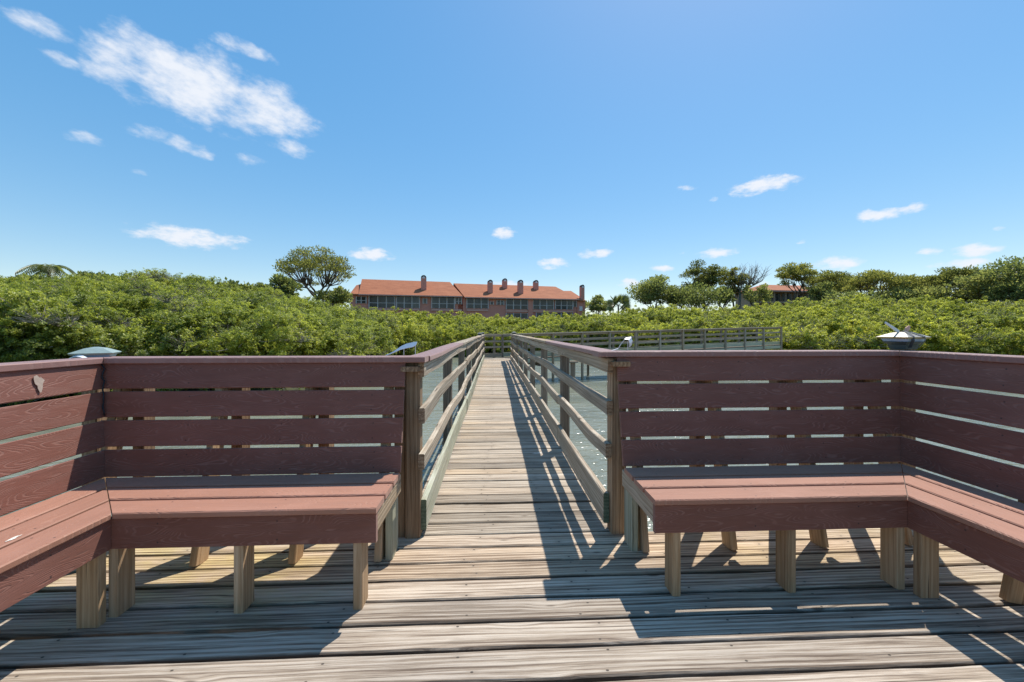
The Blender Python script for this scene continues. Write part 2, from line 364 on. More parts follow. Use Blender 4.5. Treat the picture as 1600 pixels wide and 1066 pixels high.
# ------------------------------------------------------------------ object helpers
WM = {}     # world matrix of every parent
def tag(o, label=None, cat=None, group=None, kind=None):
    if label: o['label'] = label
    if cat: o['category'] = cat
    if group: o['group'] = group
    if kind: o['kind'] = kind
    return o
def empty(name, loc, label=None, cat=None, group=None, kind=None):
    o = bpy.data.objects.new(name, None); C.objects.link(o); o.location = loc; o.empty_display_size = 0.2
    WM[o.name] = Matrix.Translation(Vector(loc)); return tag(o, label, cat, group, kind)
def link(name, me, parent=None, world=None):
    o = bpy.data.objects.new(name, me); C.objects.link(o)
    world = world or Matrix.Identity(4)
    if parent is not None:
        o.parent = parent; o.matrix_basis = WM[parent.name].inverted() @ world
    else: o.matrix_basis = world
    WM[o.name] = world.copy(); return o
def mesh(name, verts, faces, mat, smooth=False):
    me = bpy.data.meshes.new(name); me.from_pydata(verts, [], faces); me.materials.append(M[mat] if isinstance(mat, str) else mat)
    if smooth: me.shade_smooth()
    me.update(); return me
def obj_world(name, verts, faces, mat, parent=None, origin=None, smooth=False):
    """mesh given in world coordinates, origin put at `origin` (default its middle)"""
    if origin is None:
        n = len(verts); origin = sum((Vector(v) for v in verts), Vector()) / n
    origin = Vector(origin)
    return link(name, mesh(name, [Vector(v) - origin for v in verts], faces, mat, smooth), parent, Matrix.Translation(origin))

_cache = {}
def board_mesh(L, W, T, mat, ch=0.004, seg=1, wob=0.0, wobz=0.0, rough=0.0, skew=(0, 0), seed=None, endmat=None):
    key = (round(L, 3), round(W, 4), round(T, 4), mat, ch, seg, wob, wobz, rough, skew, seed, endmat)
    if key in _cache: return _cache[key]
    w, h = W / 2, T / 2
    prof = [(-w + ch, -h), (w - ch, -h), (w, -h + ch), (w, h - ch), (w - ch, h), (-w + ch, h), (-w, h - ch), (-w, -h + ch)]
    sd = (seed or 0) * 7.77
    vs, fs = [], []
    for i in range(seg + 1):
        f = i / seg; win = min(1.0, math.sin(math.pi * f) * 1.6) if seg > 1 else 0.0
        dy = win * wob * mnoise.noise((f * L * 0.55 + sd, sd, 0.3)) * 2; dz = win * wobz * mnoise.noise((f * L * 0.55 + sd, 3.1, sd)) * 2
        ra = rough * mnoise.noise((f * L * 3.1 + sd, 1.7, 8.8)) * 1.6 + rough * mnoise.noise((f * L * 11 + sd, 5.7, 1.8)) * 0.6
        rb = rough * mnoise.noise((f * L * 3.1 + sd, 9.2, 4.4)) * 1.6 + rough * mnoise.noise((f * L * 11 + sd, 2.2, 6.1)) * 0.6
        for (y, z) in prof:
            x = -L / 2 + f * L + skew[0] * y * (1 - f) + skew[1] * y * f
            vs.append((x, y + dy + (ra if y > 0 else rb), z + dz + ((ra if y > 0 else rb) * 0.35 if z > 0 else 0)))
    for i in range(seg):
        for k in range(8):
            a = i * 8 + k; b = i * 8 + (k + 1) % 8
            fs.append((a, b, b + 8, a + 8))
    fs.append(tuple(range(7, -1, -1))); fs.append(tuple(range(seg * 8, seg * 8 + 8)))
    fs = [tuple(reversed(f)) for f in fs]
    me = mesh('board', vs, fs, mat)
    if endmat:
        me.materials.append(M[endmat]); me.polygons[len(fs) - 1].material_index = 1; me.polygons[len(fs) - 2].material_index = 1
    _cache[key] = me; return me
def board(name, par, p0, p1, n, W, T, mat, **kw):
    """a board from p0 to p1 (centre line), n = direction of its thickness"""
    p0, p1, n = Vector(p0), Vector(p1), Vector(n)
    x = (p1 - p0); L = x.length; x.normalize(); y = n.cross(x).normalized(); z = x.cross(y)
    mt = Matrix((x, y, z)).transposed().to_4x4(); mt.translation = (p0 + p1) / 2
    return link(name, board_mesh(L, W, T, mat, **kw), par, mt)
def post(name, par, x, y, z0, z1, a, b, mat, seed=1):
    return board(name, par, (x, y, z0), (x, y, z1), (0, 1, 0), a, b, mat, ch=0.006)

def tube(pts, rads, sides=6):
    vs, fs = [], []
    pts = [Vector(p) for p in pts]
    for i, p in enumerate(pts):
        d = (pts[min(i + 1, len(pts) - 1)] - pts[max(i - 1, 0)])
        if d.length < 1e-6: d = Vector((0, 0, 1))
        d.normalize(); u = d.orthogonal().normalized(); v = d.cross(u)
        for k in range(sides):
            a = 2 * math.pi * k / sides
            vs.append(p + (u * math.cos(a) + v * math.sin(a)) * rads[i])
    for i in range(len(pts) - 1):
        for k in range(sides):
            a = i * sides + k; b = i * sides + (k + 1) % sides
            fs.append((a, b, b + sides, a + sides))
    fs.append(tuple(range(sides - 1, -1, -1))); fs.append(tuple(range((len(pts) - 1) * sides, len(pts) * sides)))
    return vs, fs
def join(parts):
    vs, fs = [], []
    for v, f in parts:
        o = len(vs); vs += v; fs += [tuple(i + o for i in q) for q in f]
    return vs, fs
def boxvf(p, sx, sy, sz):
    x, y, z = p
    vs = [Vector((x + a * sx / 2, y + b * sy / 2, z + c * sz / 2)) for a in (-1, 1) for b in (-1, 1) for c in (-1, 1)]
    return vs, [(0, 1, 3, 2), (4, 6, 7, 5), (0, 4, 5, 1), (2, 3, 7, 6), (0, 2, 6, 4), (1, 5, 7, 3)]

# ------------------------------------------------------------------ water and land
WZ = -1.1
def lerp_tab(tab, x):
    if x <= tab[0][0]: return tab[0][1]
    for (a, va), (b, vb) in zip(tab, tab[1:]):
        if x <= b: return va + (vb - va) * (x - a) / (b - a)
    return tab[-1][1]
SHORE = [(-900, 8), (-300, 10), (0, 11.5), (300, 13), (450, 14.5), (540, 18), (600, 25), (680, 34), (760, 38.5), (900, 38), (1080, 33.5), (1190, 29.5), (1240, 26), (1400, 25.5), (1600, 22), (1900, 18), (2500, 14)]
CREST_D = [(-900, 22), (0, 30), (300, 33), (450, 40), (560, 52), (700, 60), (900, 62), (1100, 56), (1300, 52), (1600, 44), (2500, 30)]
CREST_Y = [(-900, 432), (0, 447), (60, 440), (120, 436), (260, 442), (340, 452), (420, 460), (500, 476), (550, 488), (640, 492), (720, 496), (800, 499), (900, 496), (960, 488), (1050, 480), (1150, 482), (1250, 478), (1330, 470), (1420, 472), (1500, 476), (1600, 478), (2500, 465)]
S = 3000
o = obj_world('water', [(-S, -S, WZ), (S, -S, WZ), (S, S, WZ), (-S, S, WZ)], [(0, 1, 2, 3)], 'water', origin=(0, 0, WZ)); tag(o, kind='structure')
vs, fs = [], []
bear = list(range(-900, 2501, 50)); rows = [(-0.3, -1.5), (0.4, -1.02), (3, -0.75), (12, -0.55), (60, -0.3), (300, -0.2), (2800, -0.2)]
for b in bear:
    for (d, z) in rows: vs.append(at(b, lerp_tab(SHORE, b) + d, z=z))
k = len(rows)
for i in range(len(bear) - 1):
    for j in range(k - 1): fs.append((i * k + j, (i + 1) * k + j, (i + 1) * k + j + 1, i * k + j + 1))
o = obj_world('ground', vs, fs, 'ground', origin=(0, 40, 0)); tag(o, kind='structure')

# ------------------------------------------------------------------ deck platform
XL, XR, YF, YB = -2.62, 2.95, 2.50, -1.75          # platform edges
deck = link('deck', mesh('deck', *join([boxvf(((XL + XR) / 2, y, -0.14), XR - XL - 0.06, 0.04, 0.19) for y in (YB + 0.15, -0.6, 0.6, 1.6, YF - 0.12)] +
            [boxvf((x, (YF + YB) / 2, -0.345), 0.09, YF - YB - 0.1, 0.2) for x in (-2.3, -0.9, 0.5, 1.7, 2.7)]), 'oldpost'))
tag(deck, kind='structure')
# plank fronts measured from the photo, then repeated behind the camera
y = YF; i = 0
while y > YB:
    w = 0.139 + rnd.uniform(-0.002, 0.002); gap = 0.013 + rnd.uniform(-0.002, 0.004)
    yc = y - w / 2
    tilt = rnd.uniform(-0.003, 0.003)
    board('plank', deck, (XL + rnd.uniform(-.01, .01), yc + tilt, -0.019 + rnd.uniform(-.002, .002)), (XR + rnd.uniform(-.01, .01), yc - tilt, -0.019 + rnd.uniform(-.002, .002)), (0, 0, 1), w, 0.038, 'deck',
          ch=0.006, seg=60 if y > 0.8 else 8, wob=0.002, wobz=0.0015, rough=0.0028, seed=100 + i)
    y -= w + gap; i += 1
for x in (-2.3, 0.14, 2.62):
    for y in (-1.5, 0.4):
        board('pile', deck, (x, y, -2.2), (x, y, -0.24), (0, 1, 0), 0.2, 0.2, 'oldpost', ch=0.06)

# ------------------------------------------------------------------ boardwalk
KX0, KX1 = -0.418, 0.697           # inner faces of the two railings
WALK_END = 18.75
bw = link('boardwalk', mesh('boardwalk', *join([boxvf((x, (2.62 + 18.9) / 2, -0.135), 0.04, 16.1, 0.185) for x in (KX0 - 0.02, 0.14, KX1 + 0.02)]), 'oldpost'))
tag(bw, kind='structure')
y = 2.508; i = 0
while y < WALK_END:
    w = 0.139 + rnd.uniform(-0.004, 0.002); gap = 0.009 + rnd.uniform(-0.003, 0.004)
    e0, e1 = rnd.uniform(-.012, .012), rnd.uniform(-.012, .012); tl = rnd.uniform(-.004, .004)
    zz = -0.019 + rnd.uniform(-.003, .003)
    board('plank', bw, (KX0 - 0.17 + e0, y + w / 2 + tl, zz), (KX1 + 0.17 + e1, y + w / 2 - tl, zz + rnd.uniform(-.003, .003)), (0, 0, 1), w, 0.038, 'walk',
          ch=0.006, seg=16 if y < 8 else 2, wob=0.0015, wobz=0.001, rough=0.0025 if y < 8 else 0.001, seed=300 + i)
    y += w + gap; i += 1
for yy in (5.9, 9.6, 13.3, 17.0):
    board('cross_beam', bw, (KX0 - 0.2, yy, -0.32), (KX1 + 0.2, yy, -0.32), (0, 1, 0), 0.18, 0.09, 'oldpost')

# ------------------------------------------------------------------ railings of the boardwalk
def wavy(par, name, xin, side, y0, y1, zc, W, T, mat, seed, amp=0.02, cuts=(), kw=None):
    """boards along Y in pieces, each a little bowed"""
    ys = [y0] + [c for c in cuts if y0 < c < y1] + [y1]
    for j, (a, b) in enumerate(zip(ys, ys[1:])):
        r = random.Random(seed * 31 + j)
        dx0, dx1 = r.uniform(-0.006, 0.012), r.uniform(-0.006, 0.012)
        xc = xin + side * T / 2
        board(name, par, (xc + side * dx0, a + 0.003, zc + r.uniform(-.008, .008)), (xc + side * dx1, b - 0.003, zc + r.uniform(-.008, .008)), (side, 0, 0), W, T, mat,
              ch=0.005, seg=14, wob=amp, wobz=amp * 0.4, rough=0.002, seed=seed * 10 + j, endmat='green_end' if name == 'kickboard' else 'post')
POSTS = [2.515 + 1.83 * k for k in range(9)]
def railing(side, label):
    xin = KX1 if side > 0 else KX0; dz = 0.025 if side > 0 else 0.0
    xp = xin + side * (0.038 + 0.0475)
    e = empty('railing', (xp, 2.515, 0), label, 'railing', 'railings of the long boardwalk')
    for k, yy in enumerate(POSTS):
        post('post', e, xp + rnd.uniform(-.004, .004), yy, -2.3 if k else -1.9, 1.083 + dz, 0.092, 0.092, 'post' if k == 0 else 'oldpost')
    yE = POSTS[-1] + 0.15
    cuts = [POSTS[2], POSTS[4], POSTS[6]] if side < 0 else [POSTS[1], POSTS[3], POSTS[5], POSTS[7]]
    s0 = 3 if side > 0 else 8
    wavy(e, 'top_rail', xin, side, 2.44, yE, 1.037 + dz, 0.089, 0.037, 'rail', s0, 0.012, cuts)
    wavy(e, 'middle_rail', xin - side * 0.004, side, 2.452 if side > 0 else 2.40, yE, 0.775 + dz, 0.092, 0.038, 'rail', s0 + 1, 0.028 if side < 0 else 0.020, cuts)
    wavy(e, 'lower_rail', xin - side * 0.004, side, 2.452 if side > 0 else 2.40, yE, 0.497 + dz, 0.092, 0.038, 'rail', s0 + 2, 0.027, cuts)
    wavy(e, 'kickboard', xin, side, 2.50, yE, 0.135 + dz * 0.5, 0.19, 0.037, 'kick' if side < 0 else 'rail', s0 + 3, 0.012, cuts)
    # flat handrail on top: composite near the platform, grey lumber beyond
    ys = [2.545, 5.3, 9.0, 12.7, yE + 0.05]
    for j, (a, b) in enumerate(zip(ys, ys[1:])):
        xc = xin + side * 0.058
        board('handrail', e, (xc + rnd.uniform(-.004, .004), a, 1.103 + dz), (xc + rnd.uniform(-.004, .004), b - 0.004, 1.103 + dz), (0, 0, 1), 0.14, 0.034, 'cap' if j == 0 else 'rail',
              ch=0.005, seg=10, wob=0.008, wobz=0.006, rough=0.001, seed=70 + j + s0)
    # block that packs out the entrance post under the cap
    board('packing_block', e, (xp, 2.40, 1.05 + dz), (xp, 2.463, 1.05 + dz), (0, 0, 1), 0.11, 0.03, 'post')
    return e
railing(-1, 'weathered wooden railing along the left edge of the long boardwalk')
railing(1, 'weathered wooden railing along the right edge of the boardwalk, casting the stripe shadows')

# far end: the walk turns right and climbs gently
P0 = Vector((0.75, 18.0, 0)); P1 = Vector((18.1, 24.2, 0)); DIR2 = (P1 - P0).normalized(); N2 = Vector((-DIR2.y, DIR2.x, 0)); LEN2 = (P1 - P0).length
def rise(s): return 0.40 * max(0, s) / LEN2
def p2(s, n, z): return P0 + DIR2 * s + N2 * n + Vector((0, 0, z + rise(s)))
b2 = empty('boardwalk', (P0.x, P0.y, 0), kind='structure')
vs, fs = [], []
cells = 150
s = -0.9
parts = []
while s < LEN2:
    a, b, c, d = p2(s, 0.05, 0), p2(s + 0.139, 0.05, 0), p2(s + 0.139, 1.24, 0), p2(s, 1.24, 0)
    q = [a, b, c, d]; parts.append((q + [p - Vector((0, 0, 0.038)) for p in q], [(0, 1, 2, 3), (7, 6, 5, 4), (0, 4, 5, 1), (1, 5, 6, 2), (2, 6, 7, 3), (3, 7, 4, 0)])); s += 0.145
o = obj_world('decking', *join(parts), 'walk', b2); o['kind'] = 'stuff'
o = board('side_beam', b2, p2(-0.1, 0.02, -0.13), p2(LEN2, 0.02, -0.13), -N2, 0.17, 0.04, 'kick', seg=12, seed=5)
board('side_beam', b2, p2(0.2, 1.27, -0.15), p2(LEN2, 1.27, -0.15), -N2, 0.2, 0.04, 'oldpost')
for s in [1.5, 4.5, 7.5, 10.5, 13.5, 16.5]:
    board('cross_beam', b2, p2(s, -0.1, -0.33), p2(s, 1.4, -0.33), DIR2, 0.16, 0.09, 'oldpost')
def far_railing(n, label, s0, ext):
    e = empty('railing', p2(s0, n, 0), label, 'railing', 'railings of the far walkway')
    side = -1 if n < 0.5 else 1
    k = s0
    while k <= LEN2 + 0.05:
        b = p2(k, n, 0)
        board('post', e, b - Vector((0, 0, 1.9)), b + Vector((0, 0, 1.09)), DIR2, 0.095, 0.095, 'oldpost' if side > 0 else 'farwood'); k += 1.62
    k = s0; j = 0
    while k < LEN2 - 0.1:
        k2 = min(k + 3.24, LEN2 + 0.04)
        for zc, W, nm in ((1.045, 0.089, 'top_rail'), (0.775, 0.092, 'middle_rail'), (0.50, 0.092, 'lower_rail'), (0.12, 0.19, 'kickboard')):
            off = n - side * 0.068
            board(nm, e, p2(k + .004, off, zc + rnd.uniform(-.012, .012)), p2(k2 - .004, off, zc + rnd.uniform(-.012, .012)), -N2, W, 0.038, 'kick' if zc < 0.2 else 'farwood', seg=3, wob=0.006, seed=500 + j)
        board('handrail', e, p2(k + .004, n, 1.108), p2(k2 - .004, n, 1.108), (0, 0, 1), 0.14, 0.035, 'farwood', seg=3, wob=0.004, seed=540 + j)
        k = k2; j += 1
far_railing(0.0, 'near railing of the far walkway that runs off right to the mangroves', 0.55, 0)
far_railing(1.29, 'farther railing of the far walkway, seen through the near one', 0.1, 0)
# railing closing the end of the long boardwalk
q0, q1 = Vector((KX0 - 0.09, 18.75, 0)), p2(0.0, 1.29, 0); qd = (q1 - q0).normalized(); qn = Vector((-qd.y, qd.x, 0))
e = empty('railing', q0, 'short railing across the far end of the long boardwalk', 'railing')
for f in (0.02, 0.62):
    b = q0 + (q1 - q0) * f; board('post', e, b - Vector((0, 0, 1.9)), b + Vector((0, 0, 1.09)), qd, 0.092, 0.092, 'oldpost')
for zc, W, nm in ((1.045, 0.089, 'top_rail'), (0.775, 0.092, 'middle_rail'), (0.50, 0.092, 'lower_rail'), (0.12, 0.19, 'kickboard')):
    off = -qn * 0.068
    board(nm, e, q0 + off + Vector((0, 0, zc)), q1 + off + Vector((0, 0, zc)), qn, W, 0.038, 'farwood', seg=3, wob=0.006, seed=600)
board('handrail', e, q0 + Vector((0, 0, 1.108)), q1 + Vector((0, 0, 1.108)), (0, 0, 1), 0.14, 0.035, 'farwood')
# landing at the corner
lv = [Vector((KX0 - 0.15, WALK_END, -0.002)), Vector((KX1 + 0.12, 18.15, -0.042)), p2(0.2, 1.24, -0.002), Vector((KX0 - 0.15, 19.0, -0.002))]
lv[1] = Vector((KX1 + 0.1, WALK_END, -0.002))
obj_world('landing', lv + [p - Vector((0, 0, 0.04)) for p in lv], [(0, 1, 2, 3), (7, 6, 5, 4), (0, 4, 5, 1), (1, 5, 6, 2), (2, 6, 7, 3), (3, 7, 4, 0)], 'walk', b2)
# small box lamps / post caps on far posts
def finial_lamp(p, label):
    e = empty('small_lamp', p, label, 'lamp', 'small dark lamps on far posts')
    x, y, z = p
    a = obj_world('lamp_body', *boxvf((x, y, z + 0.03), 0.13, 0.13, 0.06), 'lamp_dark', e)
    vs = [Vector((x - .1, y - .1, z + .06)), Vector((x + .1, y - .1, z + .06)), Vector((x + .1, y + .1, z + .06)), Vector((x - .1, y + .1, z + .06)), Vector((x, y, z + .11))]
    obj_world('lamp_roof', vs, [(0, 1, 4), (1, 2, 4), (2, 3, 4), (3, 0, 4), (3, 2, 1, 0)], 'lamp_dark', e)
finial_lamp((KX0 - 0.07, POSTS[6], 1.122), 'small dark post lamp on the left boardwalk rail near its far end')
finial_lamp((KX1 + 0.07, POSTS[7], 1.147), 'small dark post lamp on the right boardwalk rail near its far end')
finial_lamp((KX0 - 0.07, POSTS[8], 1.122), 'small dark post lamp on the last left post where the boardwalk turns')
# stub piling in the water
pp = at(895, 17.5, z=0)
e = empty('piling', (pp.x, pp.y, WZ), 'dark stub piling with flat cap standing in water right of boardwalk', 'piling')
board('pile', e, (pp.x, pp.y, -2.2), (pp.x, pp.y, -0.12), (0, 1, 0), 0.21, 0.21, 'oldpost', ch=0.06)
board('cap', e, (pp.x - 0.19, pp.y, -0.09), (pp.x + 0.19, pp.y, -0.09), (0, 0, 1), 0.36, 0.06, 'oldpost')

# ------------------------------------------------------------------ corner benches
def wing(par, A, d, out, L, dz, leg_s, sup_s, free_end, seed, deckext=0.0):
    A, d, out = Vector(A), Vector(d), Vector(out); up = Vector((0, 0, 1))
    sgn = 1.0 if up.cross(d).dot(out) > 0 else -1.0      # local y of horizontal boards = up x d
    def P(s, o, z): return A + d * s + out * o + up * z
    SEATZ = 0.475
    SW, SP, ST = 0.135, 0.157, 0.028
    for k in range(3):      # seat: three boards with open joints, mitred at the corner
        c = 0.060 + k * SP
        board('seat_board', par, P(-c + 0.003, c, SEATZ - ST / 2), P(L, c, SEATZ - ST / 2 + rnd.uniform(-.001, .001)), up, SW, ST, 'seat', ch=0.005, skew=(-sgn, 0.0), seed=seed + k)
    # fascia under the front edge
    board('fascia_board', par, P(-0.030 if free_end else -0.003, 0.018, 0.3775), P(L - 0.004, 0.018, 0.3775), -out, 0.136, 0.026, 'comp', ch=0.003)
    # back: four reclined boards and a flat cap
    b0, b1 = 0.450, 0.578; z0, z1 = 0.470 + dz * 0.25, 1.087 + dz
    hv = (out * (b1 - b0) + up * (z1 - z0)); hl = hv.length; hd = hv.normalized(); nb = d.cross(hd).normalized()
    if nb.dot(out) > 0: nb = -nb
    BW = hl / 4 - 0.0125; ss = 1.0 if nb.cross(d).dot(hd) > 0 else -1.0
    for k in range(4):
        t0 = (k * (hl - BW) / 3 + BW / 2) / hl
        o, z = b0 + (b1 - b0) * t0, z0 + (z1 - z0) * t0
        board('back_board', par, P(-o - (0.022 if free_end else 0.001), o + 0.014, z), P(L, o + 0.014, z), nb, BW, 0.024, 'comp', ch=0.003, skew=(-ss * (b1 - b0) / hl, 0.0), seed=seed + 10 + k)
    co = b1 + 0.062
    board('cap_board', par, P(-co + 0.002, co, 1.106 + dz), P(L + (0.12 if free_end else 0), co, 1.106 + dz), up, 0.15, 0.034, 'cap', ch=0.004, skew=(-sgn, 0.0), seed=seed + 20)
    # legs under the front edge: two-by-fours on edge
    for s in leg_s:
        j = rnd.uniform(-.004, .004)
        board('leg', par, P(s + j, 0.060, 0.0), P(s + j, 0.060, 0.307), d, 0.092, 0.041, 'leg', ch=0.004)
        board('seat_bearer', par, P(s + 0.002, 0.036, 0.40), P(s + 0.002, 0.47, 0.40), d, 0.088, 0.038, 'leg')
    if free_end:   # grey joist that closes the open end of the seat
        board('end_joist', par, P(L - 0.024, 0.036, 0.395), P(L - 0.024, 0.50, 0.395), d, 0.10, 0.036, 'rail')
    if free_end: board('leg', par, P(L - 0.052, 0.475, 0.0), P(L - 0.052, 0.475, 0.343), d, 0.135, 0.04, 'kick')
    # slanted supports standing on the deck, upright posts behind them
    for s in sup_s:
        board('back_support', par, P(s, 0.425, 0.0), P(s, b1 + 0.082, 1.083 + dz), d, 0.10, 0.038, 'leg')
        board('post', par, P(s + 0.056, 0.70, -0.5), P(s + 0.056, 0.70, 1.085 + dz), d, 0.088, 0.065, 'post')

YA = 1.835
lb = empty('corner_bench', (-1.692, YA, 0), 'reddish-brown slatted corner bench left of the boardwalk, sunlit side section', 'bench', 'corner benches on the platform')
wing(lb, (-1.692, YA, 0), (1, 0, 0), (0, 1, 0), 1.157, 0.0, (-0.005, 0.534, 1.067), (1.05, 0.587, 0.067, -0.51), True, 1)
wing(lb, (-1.692, YA, 0), (0, -1, 0), (-1, 0, 0), 3.3, 0.0, (0.03, 0.75, 1.45, 2.2, 3.1), (0.09, 0.75, 1.45, 2.2, 2.9), False, 40)
rb = empty('corner_bench', (2.028, 1.86, 0), 'reddish-brown slatted corner bench right of the boardwalk with backs in shade', 'bench', 'corner benches on the platform')
wing(rb, (2.028, 1.86, 0), (-1, 0, 0), (0, 1, 0), 1.263, 0.028, (0.012, 0.575, 1.15), (1.155, 0.635, 0.085, -0.44), True, 80)
wing(rb, (2.028, 1.86, 0), (0, -1, 0), (1, 0, 0), 3.3, 0.028, (0.03, 0.75, 1.45, 2.2, 3.1), (0.09, 0.75, 1.45, 2.2, 2.9), False, 120)

# ------------------------------------------------------------------ lamps on the corner posts
def frustum(c, r0, r1, z0, z1, n=4, rot=math.pi / 4):
    vs = [Vector((c[0] + r * math.cos(rot + 2 * math.pi * k / n), c[1] + r * math.sin(rot + 2 * math.pi * k / n), z)) for r, z in ((r0, z0), (r1, z1)) for k in range(n)]
    fs = [(k, (k + 1) % n, n + (k + 1) % n, n + k) for k in range(n)] + [tuple(range(n - 1, -1, -1)), tuple(range(n, 2 * n))]
    return vs, fs
def lamp(x, y, zb, rot, label, roofm, broken):
    e = empty('post_lamp', (x, y, zb), label, 'lamp', 'solar lamps on the corner posts')
    c = (x, y); q = 2 ** .5; rt = math.pi / 4 + rot
    board('post', e, (x, y, -1.9), (x, y, zb - 0.002), (0, 1, 0), 0.09, 0.09, 'post', ch=0.006)
    obj_world('lamp_base', *join([frustum(c, 0.048 * q, 0.055 * q, zb, zb + 0.03, 4, rt), frustum(c, 0.055 * q, 0.074 * q, zb + 0.031, zb + 0.05, 4, rt)]), 'lamp_dark', e)
    obj_world('lamp_glass', *frustum(c, 0.070 * q, 0.078 * q, zb + 0.051, zb + 0.070, 4, rt), 'lamp_glass', e)
    obj_world('lamp_rim', *frustum(c, 0.089 * q, 0.094 * q, zb + 0.071, zb + 0.080, 4, rt), 'brass' if broken else 'lamp_green', e)
    obj_world('lamp_roof', *join([frustum(c, 0.096 * q, 0.042 * q, zb + 0.081, zb + 0.108, 4, rt), frustum(c, 0.042 * q, 0.012, zb + 0.108, zb + 0.116, 4, rt)]), roofm, e)
    return e
ll = at(150, 2.42, z=0); lr = at(1411, 2.66, z=0)
lampL = lamp(ll.x, ll.y, 1.066, R(30), 'greenish post lamp with flat pyramid roof behind the left bench corner', 'lamp_green', False)
lampR = lamp(lr.x, lr.y, 1.158, R(8), 'taped-up post lamp with broken shards at the right bench corner', 'lamp_tan', True)
# drooping loose glass of the left lamp
vs = []
for k in range(7):
    a = k / 6; vs += [Vector((ll.x - 0.07 + 0.14 * a, ll.y - 0.100, 1.105 + 0.03 * math.sin(a * math.pi))), Vector((ll.x - 0.07 + 0.14 * a, ll.y - 0.115, 1.098 + 0.03 * math.sin(a * math.pi)))]
vs += [v + Vector((0, 0, 0.004)) for v in vs]
fs = [(2 * k, 2 * k + 1, 2 * k + 3, 2 * k + 2) for k in range(6)] + [(14 + 2 * k + 2, 14 + 2 * k + 3, 14 + 2 * k + 1, 14 + 2 * k) for k in range(6)] + [(2 * k + 1, 14 + 2 * k + 1, 14 + 2 * k + 3, 2 * k + 3) for k in range(6)]
obj_world('loose_trim', vs, fs, 'tin_blue', lampL)
# tape straps and shards on the right lamp
def strip(pts, w, th, wd):
    """thin bent strip through pts, width direction wd"""
    wd = Vector(wd).normalized(); vs, fs = [], []
    n = len(pts)
    for i, p in enumerate(pts):
        p = Vector(p); t = (Vector(pts[min(i + 1, n - 1)]) - Vector(pts[max(i - 1, 0)])).normalized(); nn = t.cross(wd).normalized()
        ww = w[i] if isinstance(w, (list, tuple)) else w
        for a, b in ((-1, -1), (1, -1), (1, 1), (-1, 1)): vs.append(p + wd * a * ww / 2 + nn * b * th / 2)
    for i in range(n - 1):
        for k in range(4): fs.append((i * 4 + k, i * 4 + (k + 1) % 4, i * 4 + 4 + (k + 1) % 4, i * 4 + 4 + k))
    fs += [(3, 2, 1, 0), tuple((n - 1) * 4 + k for k in range(4))]
    return vs, fs
zb = 1.158
for ang in (R(-62), R(-112)):
    ux, uy = math.cos(ang), math.sin(ang)
    pts = [(lr.x - ux * .05, lr.y - uy * .05, zb + .117), (lr.x, lr.y, zb + .122), (lr.x + ux * .05, lr.y + uy * .05, zb + .112), (lr.x + ux * .104, lr.y + uy * .104, zb + .086), (lr.x + ux * .107, lr.y + uy * .107, zb + .06), (lr.x + ux * .075, lr.y + uy * .075, zb + .012)]
    obj_world('tape_strap', *strip(pts, 0.018, 0.002, (-uy, ux, 0)), 'tape', lampR)
obj_world('shard', *strip([(lr.x - 0.03, lr.y, zb + .115), (lr.x - 0.075, lr.y, zb + .145), (lr.x - 0.125, lr.y, zb + .178)], [0.02, 0.018, 0.012], 0.006, (0.3, 0, 0.9)), 'tin', lampR)
obj_world('shard', *strip([(lr.x + 0.015, lr.y, zb + .112), (lr.x + 0.03, lr.y, zb + .135), (lr.x + 0.045, lr.y, zb + .155)], [0.012, 0.03, 0.012], 0.006, (0.9, 0, -0.4)), 'stucco_lt', lampR)

# ------------------------------------------------------------------ bent metal strips on the rails
def bent(pix, D, widths, z_c, label, mat):
    pts = [at(px, D, py) for px, py in pix]
    e = empty('bent_metal_strip', (pts[0].x, pts[0].y, z_c), label, 'metal strip')
    obj_world('strip', *strip(pts, widths, 0.004, Vector((0.25, 0.35, 0.9)) if mat == 'tin_blue' else Vector((0.55, 0.6, 0.35))), mat, e)
    return e, pts
e1, pts = bent([(603, 555.5), (614, 551), (626, 544), (634, 541), (646, 538.5), (651, 537)], 2.56, [0.006, 0.010, 0.026, 0.034, 0.036, 0.024], 1.12, 'bluish bent metal strip sticking up from the left bench cap', 'tin_blue')
for px in (631, 649):
    a = at(px, 2.56, 541); vs, fs = tube([a, Vector((a.x, a.y, 1.122))], [0.0022, 0.0022], 5); obj_world('wire_leg', vs, fs, 'tin', e1)
e2, pts = bent([(955, 548.5), (966, 545), (970, 538), (977, 529.5), (984, 529), (986, 535), (985, 541)], 2.60, [0.01, 0.012, 0.014, 0.022, 0.045, 0.045, 0.035], 1.148, 'white bent metal strip folded upright on the right railing end', 'tin')
for px in (981,):
    a = at(px, 2.60, 534); vs, fs = tube([a, Vector((a.x, a.y, 1.15))], [0.0022, 0.0022], 5); obj_world('wire_leg', vs, fs, 'tin', e2)
# black cable hanging in the left bench corner
pts = []
for k in range(13):
    z = 0.80 + 0.285 * k / 12; o = 0.450 + 0.128 * (z - 0.47) / 0.617 - 0.010
    pts.append(Vector((-1.692 - o + 0.006 * math.sin(k * 1.9), YA + o - 0.004 + 0.005 * math.cos(k * 2.3), z)))
vs, fs = tube(pts, [0.004] * 13, 5); o = obj_world('cable', vs, fs, 'cable', smooth=True); tag(o, 'thin black cable hanging in the left bench corner', 'cable')
